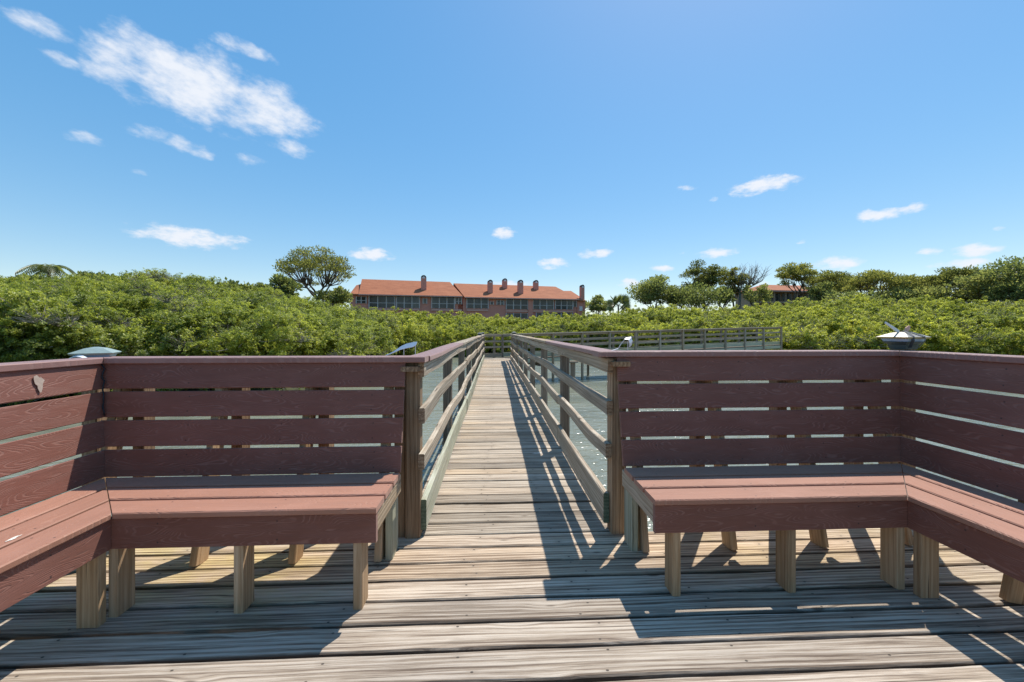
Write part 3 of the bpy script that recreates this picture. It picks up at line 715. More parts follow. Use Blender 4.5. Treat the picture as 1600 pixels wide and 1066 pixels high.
# droppings
def splat(name, label, c, u, v, ru, rv, seed, n=Vector((0, 0, 1))):
    c, u, v = Vector(c), Vector(u).normalized(), Vector(v).normalized(); nn = u.cross(v).normalized()
    if nn.dot(n) < 0: nn = -nn
    r = random.Random(seed); k = 18; vs = [c + nn * 0.003]
    for i in range(k):
        a = 2 * math.pi * i / k; q = r.uniform(0.45, 1.1)
        vs.append(c + u * math.cos(a) * ru * q + v * math.sin(a) * rv * q + nn * 0.0012)
    o = obj_world(name, vs, [(0, 1 + i, 1 + (i + 1) % k) for i in range(k)], 'dropping'); tag(o, label, 'dropping')
splat('dropping', 'white dropping splashed on the left side bench seat', (-1.86, 1.62, 0.4755), (0, 1, 0), (1, 0, 0), 0.028, 0.010, 2)
splat('dropping', 'small white dropping on a shaded boardwalk plank', tuple(at(840, 4.15, z=0.001)), (1, 0, 0), (0, 1, 0), 0.06, 0.02, 3)

# ------------------------------------------------------------------ foliage helpers
def leaf_quad(p, d, w, L, n):
    """diamond leaf from p along d, half width w"""
    s = d.cross(n)
    if s.length < 1e-4: s = d.orthogonal()
    s.normalize(); m = p + d * L * 0.55 + n * L * 0.06
    return [p, m - s * w, p + d * L, m + s * w]
def rand_dir(r):
    z = r.uniform(-1, 1); a = r.uniform(0, 2 * math.pi); q = math.sqrt(1 - z * z)
    return Vector((q * math.cos(a), q * math.sin(a), z))
def bush_mesh(seed, mat, ros, per, leaf, twigs=0, flat=0.8, lo=-0.5):
    """a clump of radius about 1: rosettes of leaves round an uneven dome"""
    r = random.Random(seed); vs, fs, mi = [], [], []
    tufts = []
    for _ in range(22):
        d = rand_dir(r)
        if d.z < lo: d.z = -d.z * r.random()
        d.normalize(); rad = r.uniform(0.45, 1.08) if r.random() < 0.8 else r.uniform(0.2, 0.5)
        tufts.append((Vector((d.x * rad, d.y * rad, d.z * rad * flat + r.uniform(-.08, .12))), d, r.uniform(0.15, 0.30)))
    for q in range(ros):
        tc, td, tr_ = tufts[q % len(tufts)]
        d = rand_dir(r) * (r.random() ** 0.4)
        c = tc + Vector((d.x, d.y, d.z * 0.75)) * tr_
        ax = (td * 0.4 + d * 0.5 + Vector((0, 0, 0.6)) + rand_dir(r) * 0.4).normalized()
        for k in range(per):
            out = rand_dir(r); out = (out - ax * out.dot(ax)); out.normalize()
            ld = (out + ax * r.uniform(0.1, 0.9)).normalized(); L = leaf * r.uniform(0.7, 1.25)
            b = len(vs); vs += leaf_quad(c + rand_dir(r) * leaf * 0.4, ld, L * 0.25, L, ax); fs.append((b, b + 1, b + 2, b + 3)); mi.append(0)
    for _ in range(twigs):
        d = rand_dir(r); d.z = abs(d.z) * 0.8 + 0.1; d.normalize()
        a = Vector((d.x, d.y, d.z * flat)) * r.uniform(0.1, 0.4); e = Vector((d.x, d.y, d.z * flat)) * r.uniform(0.85, 1.15)
        mid = (a + e) / 2 + rand_dir(r) * 0.12
        v, f = tube([a, mid, e], [0.017, 0.012, 0.004], 3); b = len(vs); vs += v; fs += [tuple(i + b for i in q) for q in f]; mi += [1] * len(f)
    me = bpy.data.meshes.new('mangrove_clump'); me.from_pydata([tuple(v) for v in vs], [], fs)
    me.materials.append(M[mat]); me.materials.append(M['twig']); me.polygons.foreach_set('material_index', mi); me.update()
    return me
def gn_scatter(name, pts, rots, scls, idx, variants, label):
    me = bpy.data.meshes.new(name); me.from_pydata([tuple(p) for p in pts], [], [])
    for nm, typ, data in (('scl', 'FLOAT', scls), ('idx', 'INT', idx)):
        a = me.attributes.new(nm, typ, 'POINT'); a.data.foreach_set('value', data)
    a = me.attributes.new('rot', 'FLOAT_VECTOR', 'POINT'); a.data.foreach_set('vector', [c for q in rots for c in q])
    ob = bpy.data.objects.new(name, me); C.objects.link(ob); tag(ob, label, 'mangroves', kind='stuff')
    ng = bpy.data.node_groups.new(name, 'GeometryNodeTree')
    ng.interface.new_socket('Geometry', in_out='INPUT', socket_type='NodeSocketGeometry'); ng.interface.new_socket('Geometry', in_out='OUTPUT', socket_type='NodeSocketGeometry')
    N, Lk = ng.nodes, ng.links
    gi, go = N.new('NodeGroupInput'), N.new('NodeGroupOutput')
    jo = N.new('GeometryNodeJoinGeometry')
    for v in variants:
        oi = N.new('GeometryNodeObjectInfo'); oi.inputs['Object'].default_value = v; oi.inputs['As Instance'].default_value = True
        Lk.new(oi.outputs['Geometry'], jo.inputs[0])
    ip = N.new('GeometryNodeInstanceOnPoints'); ip.inputs['Pick Instance'].default_value = True
    def attr(nm, typ):
        n = N.new('GeometryNodeInputNamedAttribute'); n.data_type = typ; n.inputs['Name'].default_value = nm; return n.outputs['Attribute']
    Lk.new(gi.outputs[0], ip.inputs['Points']); Lk.new(jo.outputs[0], ip.inputs['Instance'])
    Lk.new(attr('idx', 'INT'), ip.inputs['Instance Index']); Lk.new(attr('scl', 'FLOAT'), ip.inputs['Scale'])
    er = N.new('FunctionNodeEulerToRotation'); Lk.new(attr('rot', 'FLOAT_VECTOR'), er.inputs[0]); Lk.new(er.outputs[0], ip.inputs['Rotation'])
    Lk.new(ip.outputs[0], go.inputs[0])
    md = ob.modifiers.new('scatter', 'NODES'); md.node_group = ng
    return ob
near_v = [bpy.data.objects.new('mangrove_clump', bush_mesh(s, 'mangrove', 400 if tw < 20 else 180, 7, 0.09, tw)) for s, tw in ((1, 3), (2, 0), (3, 6), (4, 2), (5, 60))]
far_v = [bpy.data.objects.new('mangrove_clump', bush_mesh(s, 'mangrove_far', 360 if tw < 20 else 190, 7, 0.112, tw)) for s, tw in ((11, 2), (12, 0), (13, 5), (14, 2), (15, 45))]

def thicket(name, b0, b1, spacing, variants, label, seed, scale, zf):
    r = random.Random(seed); pts, rots, scls, idx = [], [], [], []
    def put(p, s, twig=0.06):
        pts.append(p); rots.append((r.uniform(-.25, .25), r.uniform(-.25, .25), r.uniform(0, 6.28))); scls.append(s); idx.append(4 if r.random() < twig else r.randrange(4))
    Dmin = min(lerp_tab(SHORE, b) for b in range(int(b0), int(b1), 20)); Dmax = max(lerp_tab(CREST_D, b) for b in range(int(b0), int(b1), 20))
    D = Dmin
    while D < Dmax + 4:
        step = spacing * (0.8 + D / 55.0); r0 = (b0 - 800) / FPX * D; r1 = (b1 - 800) / FPX * D; q = r0
        while q < r1:
            qq = q + r.uniform(-.45, .45) * step; dd = D + r.uniform(-.45, .45) * step; b = 800 + qq / dd * FPX; q += step
            df, dc = lerp_tab(SHORE, b), lerp_tab(CREST_D, b)
            w = at(b, dd, z=0); df += mnoise.noise((w.x * 0.22, w.y * 0.22, 3.3)) * 1.4
            if dd < df or dd > dc + 4: continue
            t = min(1.0, (dd - df) / max(1, dc - df)); zc = CAMH + (HORIZ - lerp_tab(CREST_Y, b)) / FPX * dc
            z = zf + (zc - zf) * t ** 0.85 + 0.9 * mnoise.noise((w.x * 0.28, w.y * 0.28, 0.7)) + 0.55 * mnoise.noise((w.x * 0.8, w.y * 0.8, 5.7)) + r.uniform(-0.25, 0.3)
            if t > 0.6: z += 0.9 * mnoise.noise((w.x * 0.5, w.y * 0.2, 9.1))
            s = scale * r.uniform(0.75, 1.25) * (0.85 + D / 90.0)
            grey = 0.5 if mnoise.noise((w.x * 0.16 + 4, w.y * 0.16, 2.2)) > 0.42 else 0.05
            put(Vector((w.x, w.y, z - s * 0.75)), s, grey)
            put(Vector((w.x + r.uniform(-.3, .3), w.y + r.uniform(-.3, .3) + 0.5, z - s * 1.75)), s * 1.1)
            if t < 0.10:      # the wall of leaves over the water's edge
                zz = z - s * 1.6
                while zz > WZ + 0.1:
                    put(Vector((w.x + r.uniform(-.3, .3), w.y + r.uniform(-.2, .4), zz)), s * r.uniform(.7, 1.0), 0.15); zz -= s * 0.8
        D += step
    return gn_scatter(name, pts, rots, scls, idx, variants, label)
thicket('mangrove_thicket', -820, 610, 0.82, near_v, 'dense green mangrove thicket along the left shore', 5, 0.78, 1.35)
thicket('mangrove_thicket', 610, 1215, 0.95, far_v, 'yellow-green mangrove thicket beyond the far walkway, in front of the long building', 6, 0.85, 1.5)
thicket('mangrove_thicket', 1215, 2350, 0.9, far_v, 'bright green mangrove thicket along the right shore', 7, 0.82, 1.3)

# ------------------------------------------------------------------ trees
def tree(name, label, px, D, top, base_px=None, wpx=60, bot=450, style='round', mat='oak', seed=1, clumps=26, leaf=0.34, per=170, group='trees beyond the mangroves', trunk_mat='bark', tr=0.26, fork=0.35, lean=0.0):
    r = random.Random(seed); zg = -0.5
    c = at(px, D, z=0); rx = wpx / 2 / FPX * D; zt = CAMH + (HORIZ - top) / FPX * D; zb = CAMH + (HORIZ - bot) / FPX * D
    bp = at(base_px if base_px is not None else px, D, z=zg)
    e = empty(name, bp, label, 'tree', group)
    cz = (zt + zb) / 2; rz = (zt - zb) / 2
    cl = []
    tries = 0
    while len(cl) < clumps and tries < 4000:
        tries += 1
        if style == 'umbrella':
            a = r.uniform(0, 2 * math.pi); q = math.sqrt(r.random()); dome = math.sqrt(max(0, 1 - q * q))
            p = Vector((math.cos(a) * q * rx * 0.92, math.sin(a) * q * rx * 0.92, zb + (zt - zb) * (0.06 + 0.86 * dome) - (r.random() ** 2) * (zt - zb) * 0.42 * dome))
            s = rx * r.uniform(0.16, 0.25); sz = s * 0.42
        elif style == 'pine':
            d = rand_dir(r) * (r.random() ** 0.35); p = Vector((d.x * rx * 0.84, d.y * rx * 0.84, cz + d.z * rz * 0.84)); s = rx * r.uniform(0.20, 0.32); sz = s * 0.55
        else:
            d = rand_dir(r) * (r.random() ** 0.4)
            if d.z < -0.6: continue
            p = Vector((d.x * rx * 0.8, d.y * rx * 0.8, cz + d.z * rz * 0.8)); s = rx * r.uniform(0.24, 0.36); sz = s * 0.7
        if all((p - o[0]).length > 0.6 * min(s, o[1]) for o in cl): cl.append((p, s, sz))
    off = Vector((c.x, c.y, 0))
    # limbs
    tubes = []
    fk = Vector((bp.x * 0.6 + c.x * 0.4, bp.y * 0.6 + c.y * 0.4, zg + (zb + (zt - zb) * 0.15 - zg) * (0.62 + fork * 0.5)))
    H = zt - zg
    tubes.append(tube([bp, bp.lerp(fk, 0.35) + Vector((r.uniform(-.2, .2), 0, 0)), bp.lerp(fk, 0.7) + Vector((r.uniform(-.2, .2), 0, 0)), fk], [tr, tr * 0.85, tr * 0.75, tr * 0.66], 7))
    nm = 6; mains = []
    order = sorted(cl, key=lambda k: math.atan2(k[0].y, k[0].x))
    for i in range(nm):
        sub = order[i * len(order) // nm:(i + 1) * len(order) // nm]
        if not sub: continue
        m = sum((k[0] for k in sub), Vector()) / len(sub) + off
        j = fk.lerp(m, 0.62); j.z = fk.z + (m.z - fk.z) * 0.5 - 0.03 * H
        mid = fk.lerp(j, 0.5) + rand_dir(r) * 0.35
        tubes.append(tube([fk, mid, j], [tr * 0.5, tr * 0.4, tr * 0.3], 6))
        for (p, s, sz) in sub:
            w = p + off; k1 = j.lerp(w, 0.5) + rand_dir(r) * 0.3 - Vector((0, 0, 0.12 * (w - j).length))
            tubes.append(tube([j, k1, w], [tr * 0.26, tr * 0.17, tr * 0.06], 5))
            if style != 'round' or r.random() < 0.5:
                for _ in range(3):
                    e2 = w + Vector((r.uniform(-1, 1) * s, r.uniform(-1, 1) * s, r.uniform(-.2, 1) * sz)); tubes.append(tube([k1.lerp(w, .6), e2], [tr * 0.08, tr * 0.03], 3))
    obj_world('trunk', *join(tubes), trunk_mat, e, bp, True)
    vs, fs = [], []
    for (p, s, sz) in cl:
        for _ in range(per):
            d = rand_dir(r) * (r.random() ** 0.45)
            if d.z < -0.35 and style != 'round': d.z *= 0.4
            q = p + off + Vector((d.x * s, d.y * s, d.z * sz)) + rand_dir(r) * s * 0.12
            ax = (Vector((d.x, d.y, d.z + 0.5)) + rand_dir(r) * 0.7).normalized()
            L = leaf * r.uniform(0.6, 1.3); b = len(vs); vs += leaf_quad(q, ax, L * (0.2 if style != 'round' else 0.3), L, rand_dir(r)); fs.append((b, b + 1, b + 2, b + 3))
    if per: obj_world('crown', vs, fs, mat, e, bp)
    return e

G1 = 'trees beyond the mangroves'
tree('umbrella_pine', 'lone umbrella-shaped pine rising left of the long building', 492, 56, 385, 500, 116, 446, 'umbrella', 'pine', 21, 66, 0.30, 130, fork=0.12, tr=0.34)
tree('leafy_tree', 'dark bushy tree below the left side of the umbrella pine', 440, 46, 430, 440, 56, 482, 'round', 'oak', 22, 18, 0.36, 150)
tree('leafy_tree', 'low leafy tree at the right foot of the umbrella pine', 522, 54, 448, 522, 54, 486, 'round', 'oak', 23, 16, 0.36, 150)
tree('leafy_tree', 'low dark-tipped tree on the left skyline by the umbrella pine', 362, 40, 441, 362, 66, 475, 'round', 'oak', 24, 18, 0.34, 130)
tree('leafy_tree', 'grey-green treetop on the left skyline midway to the palm', 250, 36, 433, 250, 62, 470, 'round', 'oak', 25, 18, 0.30, 130)
tree('leafy_tree', 'grey-green treetop just right of the far left palm', 148, 34, 427, 148, 64, 462, 'round', 'oak', 26, 18, 0.30, 130)
tree('leafy_tree', 'treetop at the left edge of the view', 10, 33, 436, 10, 50, 470, 'round', 'oak', 27, 14, 0.30, 130)
tree('leafy_tree', 'rounded green tree hard against the right end of the long building', 938, 84, 462, 938, 38, 492, 'round', 'oak', 28, 14, 0.45, 150)
tree('leafy_tree', 'broad oak left of the tall pines, right of the fan palm', 1022, 76, 432, 1022, 78, 482, 'round', 'oak', 29, 40, 0.42, 140)
tree('tall_pine', 'tall dark pine with tufted crown, leftmost of the right-hand pines', 1097, 78, 408, 1102, 66, 462, 'pine', 'pine', 30, 34, 0.42, 190, tr=0.3)
tree('leafy_tree', 'pale brownish scrub tree under the tall tufted pine', 1090, 70, 446, 1090, 86, 484, 'round', 'oak', 31, 26, 0.40, 120)
tree('tall_pine', 'slim pine between the tufted pine and the bare dead tree', 1142, 78, 412, 1148, 52, 464, 'pine', 'pine', 32, 24, 0.42, 170, tr=0.26)
tree('dead_tree', 'bare dead tree with thin grey branches among the right-hand pines', 1166, 77, 408, 1150, 74, 446, 'pine', 'pine', 33, 64, 0.42, 0, trunk_mat='twig', tr=0.34)
tree('leafy_tree', 'brownish leafy tree under the dead tree, left of the tan house', 1180, 74, 442, 1180, 44, 480, 'round', 'oak', 34, 14, 0.40, 120)
tree('tall_pine', 'pine standing right in front of the tan house', 1243, 76, 411, 1258, 60, 450, 'pine', 'pine', 35, 28, 0.42, 170, tr=0.28)
tree('tall_pine', 'pine just right of the tan house', 1294, 78, 416, 1300, 72, 462, 'pine', 'pine', 36, 30, 0.42, 180, tr=0.26)
tree('umbrella_pine', 'wide dome-shaped pine right of the tan house', 1368, 72, 423, 1356, 108, 466, 'umbrella', 'pine', 37, 50, 0.42, 210, fork=0.0, tr=0.34)
tree('leafy_tree', 'dark treetop peeking out behind the dome-shaped pine', 1412, 82, 429, 1412, 42, 470, 'round', 'pine', 38, 14, 0.42, 150)
tree('leafy_tree', 'low scrub tree under the dome-shaped pine', 1330, 66, 452, 1330, 80, 484, 'round', 'oak', 39, 18, 0.40, 110)
tree('tall_pine', 'dark-trunked pine with flat crown near the right edge', 1484, 68, 418, 1492, 100, 466, 'umbrella', 'pine', 40, 50, 0.40, 200, fork=0.1, tr=0.3)
tree('leafy_tree', 'green tree filling the gap below the flat-crowned pine', 1455, 66, 446, 1455, 84, 484, 'round', 'oak', 41, 20, 0.40, 120)
tree('leafy_tree', 'large spreading tree at the right edge of the view', 1590, 60, 405, 1590, 130, 470, 'round', 'oak', 42, 44, 0.40, 190, tr=0.35)
tree('leafy_tree', 'mid-size tree in front of the large right-edge tree', 1535, 62, 424, 1535, 80, 480, 'round', 'oak', 43, 28, 0.40, 150)
tree('leafy_tree', 'tree beyond the right edge of the view', 1720, 55, 415, 1720, 150, 475, 'round', 'oak', 44, 30, 0.40, 140)

for k, (px, D, top, w, bot, lab) in enumerate((
        (1060, 74, 444, 52, 482, 'thin pale tree between the broad oak and the tufted pine'),
        (1128, 72, 446, 46, 482, 'scrubby tree filling the gap below the slim pine'),
        (1286, 72, 440, 44, 482, 'olive tree covering the right end of the tan house'),
        (1318, 84, 428, 50, 474, 'tree behind the gap left of the dome-shaped pine'),
        (1400, 68, 448, 76, 484, 'low olive tree under the right side of the dome-shaped pine'),
        (1510, 66, 446, 72, 484, 'low olive tree below the flat-crowned pine on its right'),
        (1578, 58, 440, 70, 484, 'low leafy tree in front at the right edge of the view'),
        (1446, 84, 434, 44, 474, 'distant tree between the dome-shaped and flat-crowned pines'),
        (905, 92, 470, 44, 492, 'low tree behind the right end of the long building'),
        (200, 35, 434, 60, 468, 'grey-green treetop on the left skyline, second right of the palm'),
        (306, 38, 438, 56, 472, 'grey-green treetop midway along the left skyline'),
        (50, 34, 430, 50, 462, 'bushy treetop just below the far left palm'),
        (402, 42, 440, 50, 478, 'treetop left of the dark bushy tree by the umbrella pine'))):
    tree('leafy_tree', lab, px, D, top, px, w, bot, 'round', 'oak', 60 + k, 20, 0.40 if D > 50 else 0.24, 130 if D > 50 else 190)

def palm(name, label, px, D, top, seed, fl, fan=False, n=20):
    r = random.Random(seed); zt = CAMH + (HORIZ - top) / FPX * D - fl * (0.35 if not fan else 0.75); bp = at(px, D, z=-0.5); hd = Vector((bp.x, bp.y, zt))
    e = empty(name, bp, label, 'palm', 'palms among the trees')
    obj_world('trunk', *tube([bp, bp.lerp(hd, 0.5) + Vector((0.1, 0, 0)), hd], [0.2, 0.16, 0.14], 8), 'bark', e, bp, True)
    for i in range(n):
        a = i * 2.4 + r.uniform(-.3, .3); up = r.uniform(-0.5, 1.2)
        vs, fs = [], []
        d = Vector((math.cos(a), math.sin(a), up)).normalized(); L = fl * r.uniform(0.8, 1.1)
        if fan:
            c = hd + d * L * 0.5; s = d.orthogonal().normalized(); t = d.cross(s)
            for k in range(13):
                g = R(-75 + k * 12.5); ld = (d * math.cos(g) + s * math.sin(g)).normalized(); b = len(vs); vs += leaf_quad(c, ld, 0.05 * fl, L * 0.6, t); fs.append((b, b + 1, b + 2, b + 3))
            tv, tf = tube([hd, c], [0.02, 0.02], 3); b = len(vs); vs += tv; fs += [tuple(q + b for q in f) for f in tf]
        else:
            pts = [hd + d * L * f - Vector((0, 0, 0.85 * L * f * f)) for f in [k / 9 for k in range(10)]]
            tv, tf = tube(pts, [0.03 * (1 - k / 12) for k in range(10)], 3); vs += tv; fs += tf
            for k in range(1, 10):
                t = (pts[k] - pts[k - 1]).normalized(); s = t.cross(Vector((0, 0, 1))).normalized()
                for sd in (-1, 1):
                    for h in (0, 0.5):
                        q = pts[k - 1].lerp(pts[k], h); b = len(vs); vs += leaf_quad(q, (s * sd + t * 0.5 - Vector((0, 0, 0.55))).normalized(), 0.05, 0.55 * fl / 2.2, Vector((0, 0, 1))); fs.append((b, b + 1, b + 2, b + 3))
        obj_world('frond', vs, fs, 'palm', e, hd)
palm('palm_tree', 'feathery palm top drooping above the left skyline', 76, 38, 405, 3, 2.6)
palm('fan_palm', 'small dark fan palm right of the long building', 966, 72, 462, 4, 2.4, True, 24)

# ------------------------------------------------------------------ long building behind the mangroves
FA, FB = at(547, 75, z=0), at(914, 86, z=0)
FD = (FB - FA).normalized(); FN = Vector((FD.y, -FD.x, 0))          # FN points towards the platform
if FN.y > 0: FN = -FN
def fac(px):
    """distance along the facade seen at pixel px, and forward depth there"""
    lo, hi = -20.0, 80.0
    for _ in range(50):
        m = (lo + hi) / 2; p = FA + FD * m; r = p.x * CY - p.y * SY; d = p.x * SY + p.y * CY
        if 800 + r / d * FPX < px: lo = m
        else: hi = m
    p = FA + FD * lo; return lo, p.x * SY + p.y * CY
def fz(px, py): return CAMH - (py - HORIZ) / FPX * fac(px)[1]
bld = empty('apartment_building', (FA.x, FA.y, -0.4), 'long salmon apartment building with terracotta roof and chimneys', 'building')
def W(s, n, z): return FA + FD * s + FN * n + Vector((0, 0, z))       # n > 0 towards the viewer
def prism(name, par, s0, s1, n0, n1, z0, z1, mat):
    q = [W(s0, n0, z0), W(s1, n0, z0), W(s1, n1, z0), W(s0, n1, z0), W(s0, n0, z1), W(s1, n0, z1), W(s1, n1, z1), W(s0, n1, z1)]
    o = Vector(sum(q, Vector()) / 8)
    mt = Matrix((FD, -FN, Vector((0, 0, 1)))).transposed().to_4x4(); mt.translation = o; inv = mt.inverted()
    return link(name, mesh(name, [inv @ v for v in q], [(0, 1, 2, 3), (7, 6, 5, 4), (0, 4, 5, 1), (1, 5, 6, 2), (2, 6, 7, 3), (3, 7, 4, 0)], mat), par, mt)
sL, sM, sR = fac(547)[0], fac(723)[0], fac(914)[0]
eaveA, eaveB = fz(640, 461.5), fz(810, 466)
prism('wall', bld, sL, sM - 0.9, -11, -0.30, -0.6, eaveA, 'stucco')
prism('wall', bld, sM + 0.1, sR - 0.4, -11, -0.30, -0.6, eaveB, 'stucco')
prism('wall', bld, sM - 0.9, sM + 0.1, -11, -1.6, -0.6, eaveB, 'stucco')
def roof(pe0, pe1, pr0, pr1, ez, rz0, rz1, lab=None):
    """sheet roof slab from eave pixels to ridge pixels, with a back slope"""
    e0, e1 = fac(pe0)[0], fac(pe1)[0]
    dep = 6.0; r0, r1 = e0 + (pr0[0] - pe0) * 0.13, e1 + (pr1[0] - pe1) * 0.13
    q = [W(e0, 0.7, ez), W(e1, 0.7, ez), W(r1, -dep, rz1), W(r0, -dep, rz0), W(r1, -12.5, ez + .2), W(r0, -12.5, ez + .2)]
    q2 = [v - Vector((0, 0, 0.22)) for v in q]
    fs = [(0, 1, 2, 3), (3, 2, 4, 5), (6, 9, 8, 7), (9, 11, 10, 8), (0, 6, 7, 1), (1, 7, 8, 2), (2, 8, 10, 4), (4, 10, 11, 5), (5, 11, 9, 3), (3, 9, 6, 0)]
    return obj_world('roof', q + q2, fs, 'roof', bld)
def rz(px, py): return CAMH - (py - HORIZ) / FPX * (fac(px)[1] + 6.0)
r1 = roof(561, 722.5, (559, 0), (707, 0), eaveA, rz(560, 436.4), rz(707, 441))
r2 = roof(725, 903, (713, 0), (880, 0), eaveB, rz(713, 443), rz(880, 448))
r3 = roof(547.5, 560.5, (549, 0), (560, 0), eaveA, rz(549, 446), rz(560, 443.5))
r4 = roof(903.5, 913, (884, 0), (908, 0), eaveB - 0.25, rz(884, 454.6), rz(908, 454.8))
def chimney(px0, px1, top, bot, par, depth):
    s0 = fac(px0)[0]; s1 = fac(px1)[0]; D = fac(px0)[1] + depth; sc = D / fac(px0)[1]
    w = (s1 - s0) * 1.05; sm = (s0 + s1) / 2 + ((px0 + px1) / 2 - 800) / FPX * depth * 0.9 - depth * 0.17
    zt = CAMH + (HORIZ - top) / FPX * D; zb = CAMH + (HORIZ - bot) / FPX * D
    c = prism('chimney', par, sm - w / 2, sm + w / 2, -depth + 0.5, -depth - 0.5, zb - 1.2, zt - 0.45, 'stucco')
    # arched hood
    k = 8; vs = []
    for n in (-depth + 0.5, -depth - 0.5):
        for i in range(k + 1):
            a = math.pi * i / k; vs.append(W(sm - w / 2 * math.cos(a), n, zt - 0.45 + 0.5 * math.sin(a)))
    fs = [(i, i + 1, k + 2 + i, k + 1 + i) for i in range(k)] + [tuple(range(k, -1, -1)), tuple(range(k + 1, 2 * k + 2))]
    obj_world('hood', vs, fs, 'soot', par)
    vs = [W(sm - w * .28 * math.cos(math.pi * i / 6), -depth + 0.53, zt - 0.62 + 0.42 * math.sin(math.pi * i / 6)) for i in range(7)]
    vs += [v + FN * -0.06 for v in vs]
    obj_world('flue_opening', vs, [tuple(range(7)), tuple(range(13, 6, -1))] + [(i, 7 + i, 8 + i, i + 1) for i in range(6)], 'white', par)
chimney(664.5, 672.8, 431, 454, r1, 2.2)
chimney(768, 775.2, 438, 457, r2, 2.0)
chimney(798, 805, 436, 448, r2, 4.6)
chimney(815, 822.5, 438, 458, r2, 2.0)
chimney(846, 853, 438.5, 450, r2, 4.4)
chimney(908, 913, 445.5, 464, r4, 0.4)
def opening(px0, px1, y0, y1, panes, bars=1, frame='frame', rec=0.12, name='screened_porch'):
    s0, s1 = fac(px0)[0], fac(px1)[0]; pm = (px0 + px1) / 2; zt, zb = fz(pm, y0), fz(pm, y1); fw = 0.09
    f = prism(name, bld, s0, s1, -0.29, -0.16, zb, zt, 'stucco_lt')
    pw = (s1 - s0) / panes
    for i in range(panes):
        prism('pane', f, s0 + i * pw + fw, s0 + (i + 1) * pw - fw, -0.155, -0.12, zb + fw, zt - fw, 'pane')
    for i in range(panes + 1):
        prism('mullion', f, s0 + i * pw - fw, s0 + i * pw + fw, -0.115, -0.03, zb, zt, frame)
    if bars: prism('rail', f, s0, s1, -0.112, -0.06, zb + (zt - zb) * 0.42 - 0.05, zb + (zt - zb) * 0.42 + 0.05, frame)
    return f
for a in ((576.5, 617, 462.3, 481.5, 3), (619.5, 655.5, 462.6, 482, 3), (674.5, 710, 463.6, 482.5, 3)): opening(*a)
for a in ((729.5, 763, 465, 482.5, 3), (791, 825, 467, 484, 3), (833, 865, 468, 484, 3), (868, 895, 468.3, 484, 3)): opening(*a)
for a in ((556.5, 572, 463, 474.5, 2), (711.5, 721.5, 465, 475.5, 2), (776.5, 787.5, 468.8, 477, 2), (661, 667, 466, 475, 1), (766, 771, 471, 476.5, 1), (896, 901, 469.5, 480, 1)):
    opening(*a, bars=1 if a[4] == 2 else 0, name='window')
for a in ((791, 825, 489, 498, 3), (838, 865, 488.5, 498, 3), (868, 895, 488.5, 498, 3)): opening(*a, bars=0, name='lower_porch')
# pillars that stand proud of the wall, floor band, white service box
for p0, p1, top, bt in ((655.8, 674.2, eaveA, 'stucco'), (763.4, 790.6, eaveB, 'stucco'), (825.4, 832.6, eaveB, 'stucco'), (902, 914, eaveB - .3, 'stucco')):
    s0, s1 = fac(p0)[0], fac(p1)[0]
    if p0 in (825.4, 902): prism('pillar', bld, s0, s1, -0.298, 0.12, -0.6, top - 0.05, bt)
for p0, p1, e in ((576, 655.6, 483.2), (674, 722, 484.2), (729, 763, 484.6), (790, 825, 486), (833, 896, 486.2)):
    s0, s1 = fac(p0)[0], fac(p1)[0]; z = fz((p0 + p1) / 2, e); prism('floor_band', bld, s0, s1, -0.297, 0.0, z - 0.2, z + 0.12, 'stucco_lt')
s0, s1 = fac(904.5)[0], fac(909)[0]; prism('service_box', bld, s0, s1, 0.125, 0.4, fz(907, 486), fz(907, 479), 'white')
# fascia along the eaves
prism('gutter', bld, fac(561)[0], fac(722)[0], 0.71, 0.83, eaveA - 0.22, eaveA - 0.03, 'stucco_lt')
prism('gutter', bld, fac(725.5)[0], fac(903)[0], 0.71, 0.83, eaveB - 0.22, eaveB - 0.03, 'stucco_lt')

# ------------------------------------------------------------------ tan house among the pines
HD = 92.0
h0, h1 = at(1190, HD, z=0), at(1300, HD + 3, z=0); hd = (h1 - h0).normalized(); hn = Vector((hd.y, -hd.x, 0)); hL = (h1 - h0).length
house = empty('house', (h0.x, h0.y, -0.4), 'tan two-storey house with red hip roof half hidden by pines', 'house')
def hz(py): return CAMH + (HORIZ - py) / FPX * HD
def HW(s, n, z): return h0 + hd * s + hn * n + Vector((0, 0, z))
def hprism(name, par, s0, s1, n0, n1, z0, z1, mat):
    q = [HW(s0, n0, z0), HW(s1, n0, z0), HW(s1, n1, z0), HW(s0, n1, z0), HW(s0, n0, z1), HW(s1, n0, z1), HW(s1, n1, z1), HW(s0, n1, z1)]
    return obj_world(name, q, [(0, 1, 2, 3), (7, 6, 5, 4), (0, 4, 5, 1), (1, 5, 6, 2), (2, 6, 7, 3), (3, 7, 4, 0)], mat, par)
hprism('wall', house, 0.4, hL - 0.4, -9, -1.6, -0.6, hz(454), 'tan_stucco')
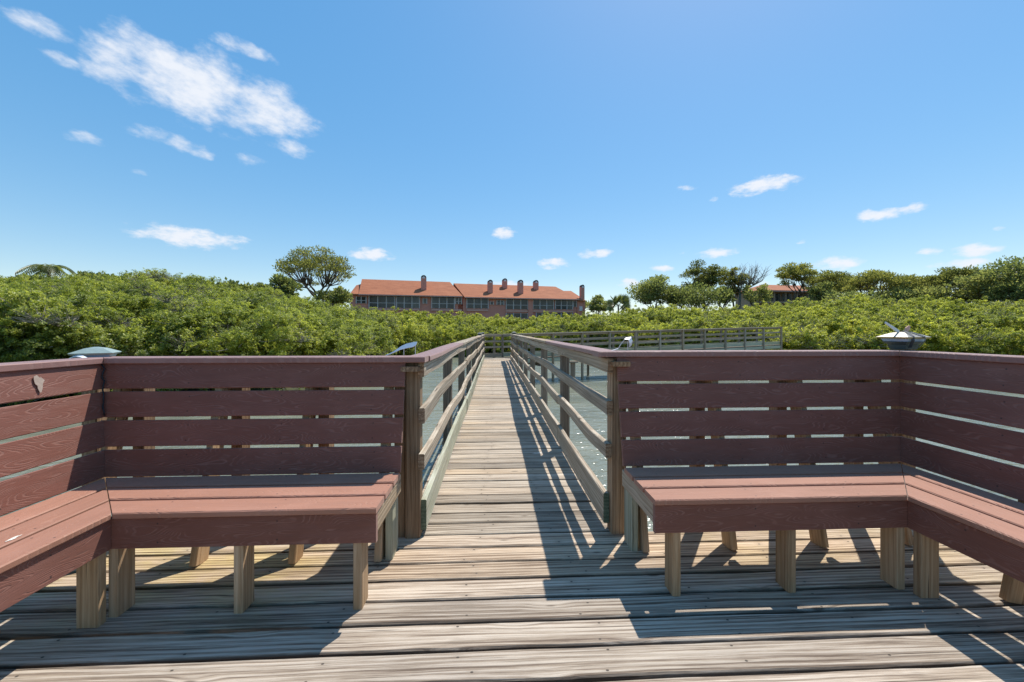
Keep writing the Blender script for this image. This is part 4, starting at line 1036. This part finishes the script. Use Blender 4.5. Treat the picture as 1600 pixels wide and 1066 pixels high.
hprism('balcony_slab', house, 0.3, hL - 0.3, -1.59, 0.0, hz(473.5), hz(470.5), 'tan_stucco')
q = [HW(-0.6, 0.6, hz(453.6)), HW(hL + .6, 0.6, hz(453.6)), HW(hL + .6, -9.6, hz(453.6)), HW(-.6, -9.6, hz(453.6)), HW(4.0, -4.5, hz(441)), HW(hL - 4.0, -4.5, hz(441))]
rf = obj_world('roof', q, [(0, 1, 5, 4), (1, 2, 5), (2, 3, 4, 5), (3, 0, 4), (3, 2, 1, 0)], 'roof', house)
hprism('fascia', rf, -0.5, hL + .5, 0.3, 0.55, hz(455.6), hz(453.8), 'stucco_lt')
n = 6; pw = (hL - 0.8) / n
for i in range(n):
    w = hprism('window', house, 0.5 + i * pw + .15, 0.5 + (i + 1) * pw - .15, -1.595, -1.5, hz(470), hz(457), 'tan_stucco')
    hprism('pane', w, 0.5 + i * pw + .3, 0.5 + (i + 1) * pw - .3, -1.49, -1.44, hz(469.5), hz(457.6), 'pane')
    hprism('balcony_post', house, 0.45 + i * pw - .12, 0.45 + i * pw + .12, -0.3, -0.05, hz(470.5), hz(455.6), 'tan_stucco')

M['dropping_old'] = plain('dried_pale_smear', (0.40, 0.31, 0.25), 0.9, 60, 0.6)
vs = []; k = 22; c = Vector((-2.2515, 2.07, 1.018)); r = random.Random(8)
for q in range(k):
    a = 2 * math.pi * q / k; rr = 1.0 + 0.18 * math.sin(3 * a + 1) + r.uniform(-.08, .08)
    vs.append(c + Vector((0, 1, 0)) * math.cos(a) * 0.017 * rr * (1.25 if math.sin(a) > 0 else 0.8) + Vector((-0.2033, 0, 0.979)) * math.sin(a) * 0.042 * rr)
vs = [v + Vector((0.0015, 0, 0)) for v in vs]
o = obj_world('stain', vs + [v - Vector((0.002, 0, 0)) for v in vs], [tuple(range(k)), tuple(range(2 * k - 1, k - 1, -1))] + [(q, k + q, k + (q + 1) % k, (q + 1) % k) for q in range(k)], 'dropping_old')
tag(o, 'pale dried smear on the top back board of the left bench', 'stain')
